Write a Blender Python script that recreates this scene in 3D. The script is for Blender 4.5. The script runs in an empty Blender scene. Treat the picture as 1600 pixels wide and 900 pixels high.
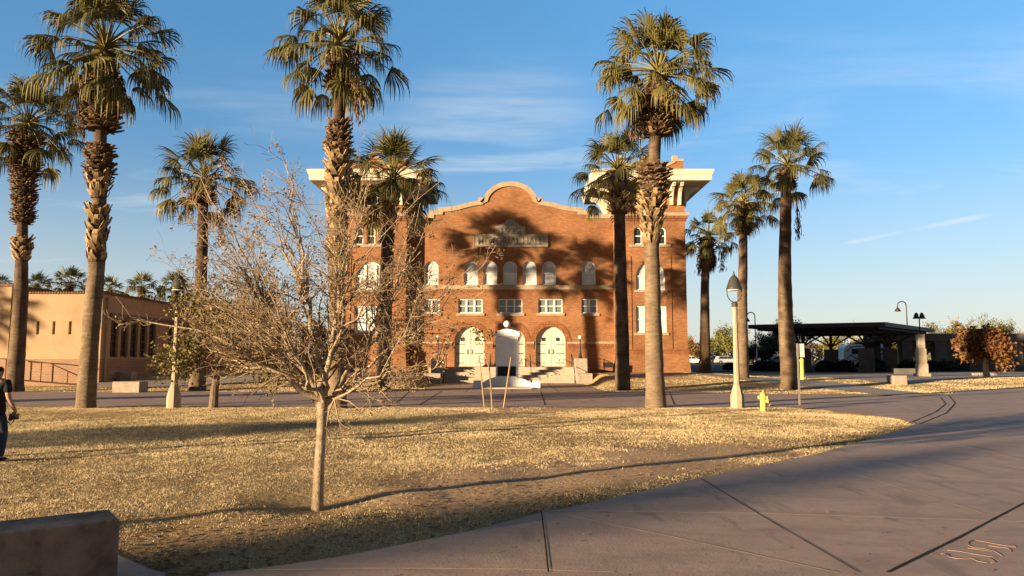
import bpy, bmesh, math, random
import numpy as np
from mathutils import Vector, Matrix, noise
from mathutils.geometry import tessellate_polygon

# ------------------------------------------------------------------ camera, sky, sun
SC = bpy.context.scene
COL = SC.collection
FPX = 1155.0                      # focal length in photo pixels (photo 1600 wide)
EYE = 1.65
HOR = 562.0
TH = math.atan((HOR - 450.0) / FPX)
cam = bpy.data.cameras.new("camera")
cam.sensor_width = 36.0
cam.lens = 36.0 * FPX / 1600.0
cam.clip_end = 5000
cam.clip_start = 0.05
camo = bpy.data.objects.new("camera", cam)
COL.objects.link(camo)
camo.location = (0, 0, EYE)
camo.rotation_euler = (math.pi / 2 + TH, 0, 0)
SC.camera = camo

SUN_EL = math.radians(6.7)
SUN_DIR = Vector((0.82, 0.572, 0)).normalized()       # horizontal travel of the light
SUN_AZ = math.atan2(-SUN_DIR.x, -SUN_DIR.y)           # where the sun stands, from +Y towards +X
SUN_STRENGTH = 5.0
SKY_STRENGTH = 0.15
SC.view_settings.view_transform = 'Standard'
SC.view_settings.look = 'None'
SC.view_settings.gamma = 1.0
SC.view_settings.use_curve_mapping = False
SC.view_settings.exposure = 1.5

W = bpy.data.worlds.new("World")
SC.world = W
W.use_nodes = True
wn, wl = W.node_tree.nodes, W.node_tree.links
wn.clear()
w_out = wn.new('ShaderNodeOutputWorld')
w_bg = wn.new('ShaderNodeBackground')
w_bg.inputs['Strength'].default_value = SKY_STRENGTH
sky = wn.new('ShaderNodeTexSky')
sky.sky_type = 'NISHITA'
sky.sun_disc = False
sky.sun_elevation = SUN_EL
sky.sun_rotation = SUN_AZ
sky.air_density = 1.0
sky.dust_density = 0.3
sky.ozone_density = 2.2
tc = wn.new('ShaderNodeTexCoord')
sep = wn.new('ShaderNodeSeparateXYZ')
wl.new(tc.outputs['Generated'], sep.inputs[0])


def wmath(op, a, b=None, clamp=False):
    n = wn.new('ShaderNodeMath')
    n.operation = op
    n.use_clamp = clamp
    for i, v in enumerate((a, b)):
        if v is None:
            continue
        if isinstance(v, (int, float)):
            n.inputs[i].default_value = v
        else:
            wl.new(v, n.inputs[i])
    return n.outputs[0]


zz = wmath('MAXIMUM', sep.outputs[2], 0.0)
zd = wmath('ADD', zz, 0.10)
cxy = wn.new('ShaderNodeCombineXYZ')
wl.new(wmath('DIVIDE', sep.outputs[0], zd), cxy.inputs[0])
wl.new(wmath('DIVIDE', sep.outputs[1], zd), cxy.inputs[1])
mp = wn.new('ShaderNodeMapping')
mp.inputs['Rotation'].default_value = (0, 0, math.radians(24))
mp.inputs['Scale'].default_value = (0.55, 1.5, 1)
mp.inputs['Location'].default_value = (3.3, 1.2, 0)
wl.new(cxy.outputs[0], mp.inputs[0])
cn = wn.new('ShaderNodeTexNoise')
cn.inputs['Scale'].default_value = 1.15
cn.inputs['Detail'].default_value = 8
cn.inputs['Roughness'].default_value = 0.58
cn.inputs['Distortion'].default_value = 0.6
wl.new(mp.outputs[0], cn.inputs['Vector'])
cr = wn.new('ShaderNodeMapRange')
cr.inputs['From Min'].default_value = 0.47
cr.inputs['From Max'].default_value = 0.80
cr.interpolation_type = 'SMOOTHSTEP'
wl.new(cn.outputs[0], cr.inputs['Value'])
fade = wn.new('ShaderNodeMapRange')               # fewer clouds overhead
fade.inputs['From Min'].default_value = 0.02
fade.inputs['From Max'].default_value = 0.42
fade.inputs['To Min'].default_value = 0.85
fade.inputs['To Max'].default_value = 0.12
wl.new(zz, fade.inputs['Value'])
cl = wmath('MULTIPLY', cr.outputs[0], fade.outputs[0], True)


def wrange(x, a, b, c, d):
    n_ = wn.new('ShaderNodeMapRange')
    n_.interpolation_type = 'SMOOTHSTEP'
    for k_, v_ in zip(('From Min', 'From Max', 'To Min', 'To Max'), (a, b, c, d)):
        n_.inputs[k_].default_value = v_
    wl.new(x, n_.inputs['Value'])
    return n_.outputs[0]


def wdot(v):
    n_ = wn.new('ShaderNodeVectorMath')
    n_.operation = 'DOT_PRODUCT'
    wl.new(tc.outputs['Generated'], n_.inputs[0])
    n_.inputs[1].default_value = v
    return n_.outputs['Value']


def skydir(az, el):
    az, el = math.radians(az), math.radians(el)
    return Vector((math.sin(az) * math.cos(el), math.cos(az) * math.cos(el), math.sin(el)))


# pale veil low down, a soft bank of cloud behind the hall and one thin old trail
cl = wmath('MAXIMUM', cl, wrange(zz, 0.0, 0.28, 0.52, 0.0))
bank = wmath('MULTIPLY', wrange(wdot(skydir(-1, 14.2)), math.cos(math.radians(11)), math.cos(math.radians(1)), 0.0, 1.0), wrange(cn.outputs[0], 0.42, 0.70, 0.0, 0.62))
cl = wmath('MAXIMUM', cl, bank)
d1, d2 = skydir(24.5, 8.2), skydir(33.2, 9.4)
nn_ = d1.cross(d2).normalized()
trail = wmath('MULTIPLY', wrange(wmath('ABSOLUTE', wdot(nn_)), 0.0, 0.007, 0.6, 0.0), wrange(wdot(((d1 + d2) / 2).normalized()), math.cos(math.radians(6)), math.cos(math.radians(2.5)), 0.0, 1.0))
trail = wmath('MULTIPLY', trail, wrange(cn.outputs[0], 0.3, 0.6, 0.3, 1.0))
cl = wmath('MAXIMUM', cl, trail)
# colour of the clear air: Nishita, corrected a little towards the photograph's blue
tint = wn.new('ShaderNodeMix')
tint.data_type = 'RGBA'
tint.blend_type = 'MULTIPLY'
tint.inputs[0].default_value = 1.0
tgrad = wn.new('ShaderNodeMapRange')
tgrad.inputs['From Min'].default_value = 0.0
tgrad.inputs['From Max'].default_value = 0.46
wl.new(zz, tgrad.inputs['Value'])
tcol = wn.new('ShaderNodeMix')
tcol.data_type = 'RGBA'
tcol.inputs[6].default_value = (0.38, 0.335, 0.42, 1)
tcol.inputs[7].default_value = (0.44, 0.69, 0.82, 1)
wl.new(tgrad.outputs[0], tcol.inputs[0])
# the air overhead is deeper, and the glow round the low sun is tamed
high = wn.new('ShaderNodeMapRange')
high.inputs['From Min'].default_value = 0.46
high.inputs['From Max'].default_value = 0.85
wl.new(zz, high.inputs['Value'])
west = wn.new('ShaderNodeMapRange')
west.inputs['From Min'].default_value = 0.62
west.inputs['From Max'].default_value = -0.35
wl.new(sep.outputs[1], west.inputs['Value'])
prev = tcol.outputs[2]
for fac, c in ((high.outputs[0], (0.58, 0.40, 0.33, 1)), (west.outputs[0], (0.36, 0.25, 0.21, 1))):
    ramp = wn.new('ShaderNodeMix')
    ramp.data_type = 'RGBA'
    ramp.inputs[6].default_value = (1, 1, 1, 1)
    ramp.inputs[7].default_value = c
    wl.new(fac, ramp.inputs[0])
    tdim = wn.new('ShaderNodeMix')
    tdim.data_type = 'RGBA'
    tdim.blend_type = 'MULTIPLY'
    tdim.inputs[0].default_value = 1.0
    wl.new(prev, tdim.inputs[6])
    wl.new(ramp.outputs[2], tdim.inputs[7])
    prev = tdim.outputs[2]
wl.new(tdim.outputs[2], tint.inputs[7])
TINT = tint
wl.new(sky.outputs[0], tint.inputs[6])
cmix = wn.new('ShaderNodeMix')
cmix.data_type = 'RGBA'
cmix.inputs[7].default_value = (2.0, 2.15, 2.2, 1)
CLOUD = cmix
wl.new(cl, cmix.inputs[0])
wl.new(tint.outputs[2], cmix.inputs[6])
wl.new(cmix.outputs[2], w_bg.inputs['Color'])
wl.new(w_bg.outputs[0], w_out.inputs['Surface'])

sun = bpy.data.lights.new("sun", 'SUN')
sun.energy = SUN_STRENGTH
sun.angle = math.radians(0.53)
sun.color = (1.0, 0.75, 0.46)
suno = bpy.data.objects.new("sun", sun)
COL.objects.link(suno)
sd = Vector((SUN_DIR.x * math.cos(SUN_EL), SUN_DIR.y * math.cos(SUN_EL), -math.sin(SUN_EL)))
suno.rotation_euler = sd.to_track_quat('-Z', 'Y').to_euler()
suno.location = (-40, -30, 30)

# ------------------------------------------------------------------ helpers
CT, ST = math.cos(TH), math.sin(TH)


def at(px, py, D):
    """world point at depth y = D that stands behind photo pixel (px, py)"""
    u, v = px - 800.0, 450.0 - py
    den = FPX * CT - v * ST
    return Vector((u * D / den, D, EYE + D * (FPX * ST + v * CT) / den))


def sstep(a, b, t):
    t = max(0.0, min(1.0, (t - a) / (b - a)))
    return t * t * (3 - 2 * t)


def hgt(x, y):
    right = sstep(13, 20, x)
    rise = 0.7 * sstep(39, 54, y) * (1 - 0.5 * right)
    if y < 57.5:
        rise *= sstep(5.1, 6.3, abs(x + 0.12)) if y > 45 else 1 - (1 - sstep(5.1, 6.3, abs(x + 0.12))) * sstep(37, 39, y)
    return rise + 0.5 * sstep(85, 130, y)


def gp(px, py):
    lo, hi = 3.0, 3.0
    while hi < 400:
        p = at(px, py, hi)
        if p.z <= hgt(p.x, p.y):
            break
        lo = hi
        hi += 0.5
    for _ in range(30):
        m = (lo + hi) / 2
        p = at(px, py, m)
        if p.z <= hgt(p.x, p.y):
            hi = m
        else:
            lo = m
    p = at(px, py, hi)
    p.z = hgt(p.x, p.y)
    return p


class MB:
    """collects geometry; every vertex carries one value 'v' that a material may read"""
    def __init__(s):
        s.v, s.f, s.c, s.smooth = [], [], [], False

    def add(s, verts, faces, c=0.5):
        o = len(s.v)
        s.v.extend([tuple(p) for p in verts])
        if isinstance(c, (int, float)):
            s.c.extend([c] * len(verts))
        else:
            s.c.extend(c)
        s.f.extend([tuple(i + o for i in f) for f in faces])

    def box(s, a, b, c=0.5):
        x0, y0, z0 = a
        x1, y1, z1 = b
        s.add([(x0, y0, z0), (x1, y0, z0), (x1, y1, z0), (x0, y1, z0), (x0, y0, z1), (x1, y0, z1), (x1, y1, z1), (x0, y1, z1)],
              [(3, 2, 1, 0), (4, 5, 6, 7), (0, 1, 5, 4), (1, 2, 6, 5), (2, 3, 7, 6), (3, 0, 4, 7)], c)

    def cbox(s, ctr, size, rz=0, c=0.5):
        M = Matrix.Translation(ctr) @ Matrix.Rotation(rz, 4, 'Z')
        h = Vector(size) / 2
        vs = [M @ Vector((sx * h.x, sy * h.y, sz * h.z)) for sz in (-1, 1) for sx, sy in ((-1, -1), (1, -1), (1, 1), (-1, 1))]
        s.add(vs, [(3, 2, 1, 0), (4, 5, 6, 7), (0, 1, 5, 4), (1, 2, 6, 5), (2, 3, 7, 6), (3, 0, 4, 7)], c)

    def tube(s, pts, rad, n=8, caps=True, c=0.5):
        pts = [Vector(p) for p in pts]
        if isinstance(rad, (int, float)):
            rad = [rad] * len(pts)
        vs, fs = [], []
        prev = None
        for i, p in enumerate(pts):
            d = (pts[min(i + 1, len(pts) - 1)] - pts[max(i - 1, 0)])
            if d.length < 1e-9:
                d = Vector((0, 0, 1))
            d.normalize()
            if prev is None:
                a = Vector((1, 0, 0)) if abs(d.x) < 0.9 else Vector((0, 1, 0))
                u = d.cross(a).normalized()
            else:
                u = prev - d * prev.dot(d)
                u = u.normalized() if u.length > 1e-6 else d.orthogonal().normalized()
            prev = u
            w = d.cross(u)
            for k in range(n):
                a = 2 * math.pi * k / n
                vs.append(p + (u * math.cos(a) + w * math.sin(a)) * rad[i])
        for i in range(len(pts) - 1):
            for k in range(n):
                fs.append((i * n + k, i * n + (k + 1) % n, (i + 1) * n + (k + 1) % n, (i + 1) * n + k))
        if caps:
            fs.append(tuple(range(n - 1, -1, -1)))
            fs.append(tuple(range((len(pts) - 1) * n, len(pts) * n)))
        s.add(vs, fs, c)

    def lathe(s, o, prof, n=24, c=0.5, rot=0.0):
        """prof: list of (r, z) from bottom to top round the vertical through o"""
        o = Vector(o)
        vs, fs = [], []
        for r, z in prof:
            for k in range(n):
                a = 2 * math.pi * k / n + rot
                vs.append(o + Vector((r * math.cos(a), r * math.sin(a), z)))
        m = len(prof)
        for i in range(m - 1):
            for k in range(n):
                fs.append((i * n + k, i * n + (k + 1) % n, (i + 1) * n + (k + 1) % n, (i + 1) * n + k))
        fs.append(tuple(range(n - 1, -1, -1)))
        fs.append(tuple(range((m - 1) * n, m * n)))
        s.add(vs, fs, c)

    def prism(s, poly, o, ux, uz, uy, t0, t1, c=0.5):
        """2D outline poly in the plane (o, ux, uz), extruded along uy from t0 to t1"""
        o, ux, uz, uy = Vector(o), Vector(ux), Vector(uz), Vector(uy)
        n = len(poly)
        A = [o + ux * p[0] + uz * p[1] + uy * t0 for p in poly]
        B = [o + ux * p[0] + uz * p[1] + uy * t1 for p in poly]
        tri = tessellate_polygon([[Vector((p[0], p[1], 0)) for p in poly]])
        fs = [tuple(t) for t in tri] + [tuple(i + n for i in reversed(t)) for t in tri]
        fs += [(i, (i + 1) % n, n + (i + 1) % n, n + i) for i in range(n)]
        s.add(A + B, fs, c)

    def holed(s, outer, holes, o, ux, uz, uy, depth, c=0.5):
        """a wall face with openings and their reveals (depth along uy, away from the viewer)"""
        o, ux, uz, uy = Vector(o), Vector(ux), Vector(uz), Vector(uy)
        loops = [outer] + holes
        flat = [p for l in loops for p in l]
        tri = tessellate_polygon([[Vector((p[0], p[1], 0)) for p in l] for l in loops])
        s.add([o + ux * p[0] + uz * p[1] for p in flat], [tuple(t) for t in tri], c)
        for h in holes:
            n = len(h)
            A = [o + ux * p[0] + uz * p[1] for p in h]
            B = [q + uy * depth for q in A]
            s.add(A + B, [(i, (i + 1) % n, n + (i + 1) % n, n + i) for i in range(n)], c)

    def build(s, name, mat, parent=None, smooth=None, bevel=0.0):
        me = bpy.data.meshes.new(name)
        off = Vector((0, 0, 0))
        q = parent
        while q is not None:
            off += q.location
            q = q.parent
        vs = [(p[0] - off.x, p[1] - off.y, p[2] - off.z) for p in s.v]
        me.from_pydata(vs, [], s.f)
        at_ = me.attributes.new('v', 'FLOAT', 'POINT')
        at_.data.foreach_set('value', np.array(s.c, dtype=np.float32))
        bm = bmesh.new()
        bm.from_mesh(me)
        bmesh.ops.recalc_face_normals(bm, faces=bm.faces)
        bm.to_mesh(me)
        bm.free()
        if s.smooth if smooth is None else smooth:
            me.polygons.foreach_set('use_smooth', [True] * len(me.polygons))
        me.materials.append(mat)
        ob = bpy.data.objects.new(name, me)
        COL.objects.link(ob)
        if parent is not None:
            ob.parent = parent
        if bevel > 0:
            b = ob.modifiers.new('bevel', 'BEVEL')
            b.width = bevel
            b.segments = 2
            b.limit_method = 'ANGLE'
            b.angle_limit = math.radians(40)
        return ob


def thing(name, loc, label, cat, group=None):
    o = bpy.data.objects.new(name, None)
    COL.objects.link(o)
    o.location = loc
    o['label'] = label
    o['category'] = cat
    if group:
        o['group'] = group
    return o


def tag(o, label, cat, group=None, kind=None):
    if label:
        o['label'] = label
        o['category'] = cat
    if group:
        o['group'] = group
    if kind:
        o['kind'] = kind
    return o


def copy_tree(o, parent=None):
    c = o.copy()
    COL.objects.link(c)
    if parent is not None:
        c.parent = parent
    for ch in list(o.children):
        copy_tree(ch, c)
    return c


def arch(w, z0, zs, n=14):
    """outline of a round-headed opening, half width w, sill z0, springing zs, centred on x=0"""
    p = [(-w, z0), (w, z0)]
    for k in range(n + 1):
        a = math.pi * k / n
        p.append((w * math.cos(a), zs + w * math.sin(a)))
    return p


def rect(x0, z0, x1, z1):
    return [(x0, z0), (x1, z0), (x1, z1), (x0, z1)]


def shift(p, dx, dz=0):
    return [(a + dx, b + dz) for a, b in p]


# ------------------------------------------------------------------ materials
def nodes_of(name):
    m = bpy.data.materials.new(name)
    m.use_nodes = True
    nt = m.node_tree
    b = nt.nodes['Principled BSDF']
    return m, nt, nt.nodes, nt.links, b


def M(name, c1, c2=None, scale=4.0, rough=0.85, bump=0.0, bscale=30.0, stretch=(1, 1, 1), spec=0.25, metal=0.0, detail=6.0,
      lo=0.35, hi=0.65, c3=None, s3=1.0, attr=None):
    """noise-mottled material; attr=(colour at v=0, colour at v=1) reads the vertex value instead"""
    m, nt, N, L, b = nodes_of(name)
    b.inputs['Roughness'].default_value = rough
    b.inputs['Specular IOR Level'].default_value = spec
    b.inputs['Metallic'].default_value = metal
    t = N.new('ShaderNodeTexCoord')
    mp = N.new('ShaderNodeMapping')
    mp.inputs['Scale'].default_value = stretch
    L.new(t.outputs['Object'], mp.inputs[0])

    def nz(sc, det):
        n = N.new('ShaderNodeTexNoise')
        n.inputs['Scale'].default_value = sc
        n.inputs['Detail'].default_value = det
        n.inputs['Roughness'].default_value = 0.6
        L.new(mp.outputs[0], n.inputs['Vector'])
        return n.outputs[0]

    def mr(x, a, bb):
        r = N.new('ShaderNodeMapRange')
        r.inputs['From Min'].default_value = a
        r.inputs['From Max'].default_value = bb
        L.new(x, r.inputs['Value'])
        return r.outputs[0]

    def mix(f, a, bb, blend='MIX'):
        x = N.new('ShaderNodeMix')
        x.data_type = 'RGBA'
        x.blend_type = blend
        for i, q in ((0, f), (6, a), (7, bb)):
            if isinstance(q, (int, float)):
                x.inputs[i].default_value = q
            elif isinstance(q, tuple):
                x.inputs[i].default_value = (q[0], q[1], q[2], 1)
            else:
                L.new(q, x.inputs[i])
        return x.outputs[2]
    if c2 is None:
        c2 = tuple(x * 0.8 for x in c1)
    if attr:
        a = N.new('ShaderNodeAttribute')
        a.attribute_name = 'v'
        base = mix(a.outputs['Fac'], attr[0], attr[1])
        base = mix(mr(nz(scale, detail), 0.3, 0.7), base, mix(1.0, base, c2, 'MULTIPLY'))
    else:
        base = mix(mr(nz(scale, detail), lo, hi), c1, c2)
    if c3:
        base = mix(mr(nz(s3, 4), 0.5, 0.72), base, c3)
    L.new(base, b.inputs['Base Color'])
    if bump:
        bp = N.new('ShaderNodeBump')
        bp.inputs['Strength'].default_value = bump
        bp.inputs['Distance'].default_value = 0.05
        L.new(nz(bscale, 6), bp.inputs['Height'])
        L.new(bp.outputs[0], b.inputs['Normal'])
    return m


def leafmat(name, c0, c1, trans=0.3, rough=0.55, mottle=9.0):
    m, nt, N, L, b = nodes_of(name)
    a = N.new('ShaderNodeAttribute')
    a.attribute_name = 'v'
    x = N.new('ShaderNodeMix')
    x.data_type = 'RGBA'
    x.inputs[6].default_value = (*c0, 1)
    x.inputs[7].default_value = (*c1, 1)
    L.new(a.outputs['Fac'], x.inputs[0])
    b.inputs['Roughness'].default_value = rough
    b.inputs['Specular IOR Level'].default_value = 0.3
    L.new(x.outputs[2], b.inputs['Base Color'])
    tr = N.new('ShaderNodeBsdfTranslucent')
    L.new(x.outputs[2], tr.inputs[0])
    ms = N.new('ShaderNodeMixShader')
    ms.inputs[0].default_value = trans
    L.new(b.outputs[0], ms.inputs[1])
    L.new(tr.outputs[0], ms.inputs[2])
    L.new(ms.outputs[0], N['Material Output'].inputs['Surface'])
    return m


def brickmat(name, ca, cb, mortar, bw=0.30, bh=0.10, soldier=False, stain=0.35):
    m, nt, N, L, b = nodes_of(name)
    b.inputs['Roughness'].default_value = 0.9
    b.inputs['Specular IOR Level'].default_value = 0.15
    t = N.new('ShaderNodeTexCoord')
    s = N.new('ShaderNodeSeparateXYZ')
    L.new(t.outputs['Object'], s.inputs[0])
    ad = N.new('ShaderNodeMath')
    L.new(s.outputs[0], ad.inputs[0])
    L.new(s.outputs[1], ad.inputs[1])
    cb_ = N.new('ShaderNodeCombineXYZ')
    L.new(ad.outputs[0], cb_.inputs[0])
    L.new(s.outputs[2], cb_.inputs[1])
    br = N.new('ShaderNodeTexBrick')
    br.inputs['Scale'].default_value = 1.0
    br.inputs['Brick Width'].default_value = bw if not soldier else 0.10
    br.inputs['Row Height'].default_value = bh if not soldier else 0.33
    br.inputs['Mortar Size'].default_value = 0.016
    br.inputs['Bias'].default_value = 0.0
    br.inputs['Color1'].default_value = (*ca, 1)
    br.inputs['Color2'].default_value = (*cb, 1)
    br.inputs['Mortar'].default_value = (*mortar, 1)
    L.new(cb_.outputs[0], br.inputs['Vector'])
    n = N.new('ShaderNodeTexNoise')
    n.inputs['Scale'].default_value = 0.55
    n.inputs['Detail'].default_value = 8
    n.inputs['Roughness'].default_value = 0.65
    L.new(t.outputs['Object'], n.inputs['Vector'])
    r = N.new('ShaderNodeMapRange')
    r.inputs['From Min'].default_value = 0.3
    r.inputs['From Max'].default_value = 0.7
    r.inputs['To Min'].default_value = 1.0 - stain
    r.inputs['To Max'].default_value = 1.08
    L.new(n.outputs[0], r.inputs['Value'])
    x = N.new('ShaderNodeMix')
    x.data_type = 'RGBA'
    x.blend_type = 'MULTIPLY'
    x.inputs[0].default_value = 1
    L.new(br.outputs[0], x.inputs[6])
    L.new(r.outputs[0], x.inputs[7])
    L.new(x.outputs[2], b.inputs['Base Color'])
    bp = N.new('ShaderNodeBump')
    bp.inputs['Strength'].default_value = 0.35
    bp.inputs['Distance'].default_value = 0.02
    bp.invert = True
    L.new(br.outputs['Fac'], bp.inputs['Height'])
    L.new(bp.outputs[0], b.inputs['Normal'])
    return m


def glassmat(name, col, rough=0.12):
    m, nt, N, L, b = nodes_of(name)
    b.inputs['Base Color'].default_value = (*col, 1)
    b.inputs['Roughness'].default_value = rough
    b.inputs['Specular IOR Level'].default_value = 0.6
    return m


BRICK = brickmat('brick', (0.40, 0.170, 0.066), (0.255, 0.092, 0.037), (0.27, 0.155, 0.085), bw=0.27, bh=0.09)
BRICK_S = brickmat('brick_soldier', (0.40, 0.165, 0.065), (0.25, 0.09, 0.036), (0.16, 0.07, 0.04), soldier=True)
BRICK_L = brickmat('brick_school', (0.36, 0.20, 0.12), (0.30, 0.16, 0.10), (0.36, 0.26, 0.18), stain=0.25)
STONE = M('cast_stone', (0.40, 0.31, 0.21), (0.30, 0.23, 0.16), 2.5, 0.9, 0.15, 25)
PLAQUE = M('plaque_stone', (0.36, 0.31, 0.23), (0.27, 0.23, 0.18), 3, 0.9, 0.15, 30)
PLAQUE_D = M('carved_letter', (0.16, 0.14, 0.115), None, 5)
CREAM = M('cream_paint', (0.64, 0.60, 0.48), (0.57, 0.53, 0.42), 1.5, 0.6, 0.05, 30, c3=(0.58, 0.50, 0.38), s3=0.8)
WHITE = M('white_paint', (0.80, 0.78, 0.72), (0.70, 0.68, 0.62), 2.0, 0.5, 0.04, 20)
WHITE_W = M('whitewash', (0.86, 0.87, 0.88), (0.76, 0.77, 0.78), 3.0, 0.7, 0.15, 22)
BLIND_U = M('upper_blind', (0.44, 0.46, 0.46), (0.36, 0.38, 0.39), 1.0, 0.15, spec=0.5)
BLIND = M('window_blind', (0.60, 0.62, 0.60), (0.50, 0.52, 0.52), 1.0, 0.35)
GLASS = glassmat('dark_glass', (0.03, 0.035, 0.04))
GLASS_G = glassmat('curtained_glass', (0.16, 0.18, 0.16), 0.2)
IRON = M('black_iron', (0.018, 0.018, 0.018), (0.03, 0.028, 0.025), 10, 0.5)
STEEL_D = M('dark_steel', (0.035, 0.03, 0.028), (0.05, 0.042, 0.038), 2, 0.55)
BRONZE = M('bronze', (0.09, 0.06, 0.04), (0.06, 0.04, 0.03), 6, 0.45, metal=0.4)
GLOBE = M('globe_glass', (0.80, 0.78, 0.72), (0.74, 0.72, 0.66), 2, 0.25)
CONC = M('concrete', (0.40, 0.33, 0.26), (0.31, 0.25, 0.20), 3.0, 0.9, 0.35, 18, c3=(0.25, 0.2, 0.16), s3=1.3)
CONC_D = M('concrete_stained', (0.36, 0.26, 0.20), (0.19, 0.13, 0.105), 3.2, 0.9, 0.9, 12, c3=(0.11, 0.075, 0.06), s3=4.0)
CONC_G = M('concrete_grey', (0.15, 0.14, 0.13), (0.11, 0.10, 0.095), 1.2, 0.9, 0.2, 12)
STEP = M('step_concrete', (0.46, 0.39, 0.30), (0.36, 0.30, 0.23), 2.0, 0.9, 0.2, 14)
POLE = M('pole_concrete', (0.40, 0.34, 0.24), (0.32, 0.27, 0.19), 4.0, 0.85, 0.15, 40)
SHADE = M('lamp_shade_metal', (0.06, 0.06, 0.05), (0.045, 0.045, 0.04), 5, 0.4)
STUCCO = M('stucco', (0.43, 0.30, 0.18), (0.385, 0.265, 0.157), 0.8, 0.95, 0.35, 40, c3=(0.33, 0.22, 0.13), s3=0.45)
TILE = M('clay_tile', (0.22, 0.10, 0.06), (0.14, 0.07, 0.045), 6, 0.85)
WFRAME = M('brown_window_frame', (0.17, 0.10, 0.07), (0.13, 0.08, 0.055), 3, 0.7)
RUST = M('rusty_rail', (0.13, 0.06, 0.035), (0.08, 0.04, 0.03), 8, 0.7)
YELLOW = M('hydrant_yellow', (0.52, 0.47, 0.13), (0.42, 0.36, 0.09), 5, 0.55, 0.1, 30)
SIGNW = M('sign_metal', (0.62, 0.60, 0.54), (0.54, 0.52, 0.47), 3, 0.4)
GALV = M('galvanised', (0.30, 0.28, 0.24), (0.22, 0.20, 0.17), 8, 0.5, metal=0.3)
WOOD = M('stake_wood', (0.44, 0.28, 0.14), (0.33, 0.20, 0.095), 3, 0.85, stretch=(8, 8, 1))
TRUNK = M('palm_trunk', None or (0, 0, 0), (0.55, 0.52, 0.48), 2.4, 0.95, 0.9, 7, stretch=(1.2, 1.2, 5), attr=((0.085, 0.052, 0.033), (0.27, 0.20, 0.13)))
BOOT = M('palm_boots', (0, 0, 0), (0.5, 0.45, 0.4), 7, 0.9, attr=((0.065, 0.034, 0.020), (0.50, 0.36, 0.19)))
FROND = leafmat('palm_frond', (0.028, 0.036, 0.012), (0.27, 0.22, 0.06), 0.14, 0.5)
SEED = M('fruit_stalk', (0.09, 0.055, 0.03), (0.20, 0.12, 0.06), 8, 0.9)
BARK = M('pale_bark', (0.42, 0.33, 0.23), (0.25, 0.185, 0.12), 14, 0.9, 0.5, 30, c3=(0.5, 0.41, 0.29), s3=5)
BARK_D = M('dark_bark', (0.13, 0.09, 0.06), (0.07, 0.05, 0.035), 7, 0.95, 0.7, 14)
TWIG = M('twigs', (0.32, 0.235, 0.15), (0.20, 0.145, 0.09), 6, 0.9)
DRYLEAF = leafmat('dry_leaf', (0.14, 0.075, 0.032), (0.37, 0.25, 0.11), 0.25, 0.7)
OLIVE = leafmat('olive_leaf', (0.05, 0.055, 0.015), (0.25, 0.19, 0.06), 0.2)
VERDE = leafmat('palo_verde_leaf', (0.13, 0.13, 0.03), (0.30, 0.27, 0.07), 0.3)
MESQ = leafmat('mesquite_leaf', (0.035, 0.045, 0.018), (0.10, 0.10, 0.04), 0.2)
REDLEAF = leafmat('red_leaf', (0.125, 0.035, 0.017), (0.21, 0.12, 0.036), 0.2)
HEDGE = leafmat('hedge_leaf', (0.014, 0.02, 0.008), (0.035, 0.045, 0.018), 0.1)
GRASS = leafmat('dry_grass', (0.34, 0.25, 0.135), (0.88, 0.71, 0.42), 0.2, 0.85)
CARW = M('white_car_paint', (0.72, 0.74, 0.76), (0.70, 0.72, 0.74), 1, 0.25, spec=0.5)
CARS = M('silver_car_paint', (0.40, 0.42, 0.43), (0.38, 0.40, 0.41), 1, 0.25, spec=0.5)
TYRE = M('tyre_rubber', (0.015, 0.015, 0.015), None, 8, 0.9)
RIM = M('wheel_rim', (0.35, 0.35, 0.36), None, 8, 0.35, metal=0.6)
RED = M('red_lens', (0.35, 0.02, 0.02), None, 8, 0.3)
BLACKV = M('black_vinyl', (0.012, 0.012, 0.012), (0.02, 0.02, 0.02), 5, 0.35)
SKIN = M('skin', (0.42, 0.24, 0.15), (0.38, 0.21, 0.13), 6, 0.6)
SHIRT = M('black_cotton', (0.012, 0.012, 0.013), (0.02, 0.019, 0.018), 12, 0.9, 0.3, 25)
JEANS = M('denim', (0.022, 0.030, 0.050), (0.04, 0.055, 0.085), 6, 0.9, 0.2, 40)
HAIR = M('dark_hair', (0.012, 0.010, 0.009), (0.02, 0.017, 0.014), 30, 0.7)
STRAP = M('tan_strap', (0.30, 0.22, 0.09), (0.2, 0.15, 0.07), 8, 0.8)


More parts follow.
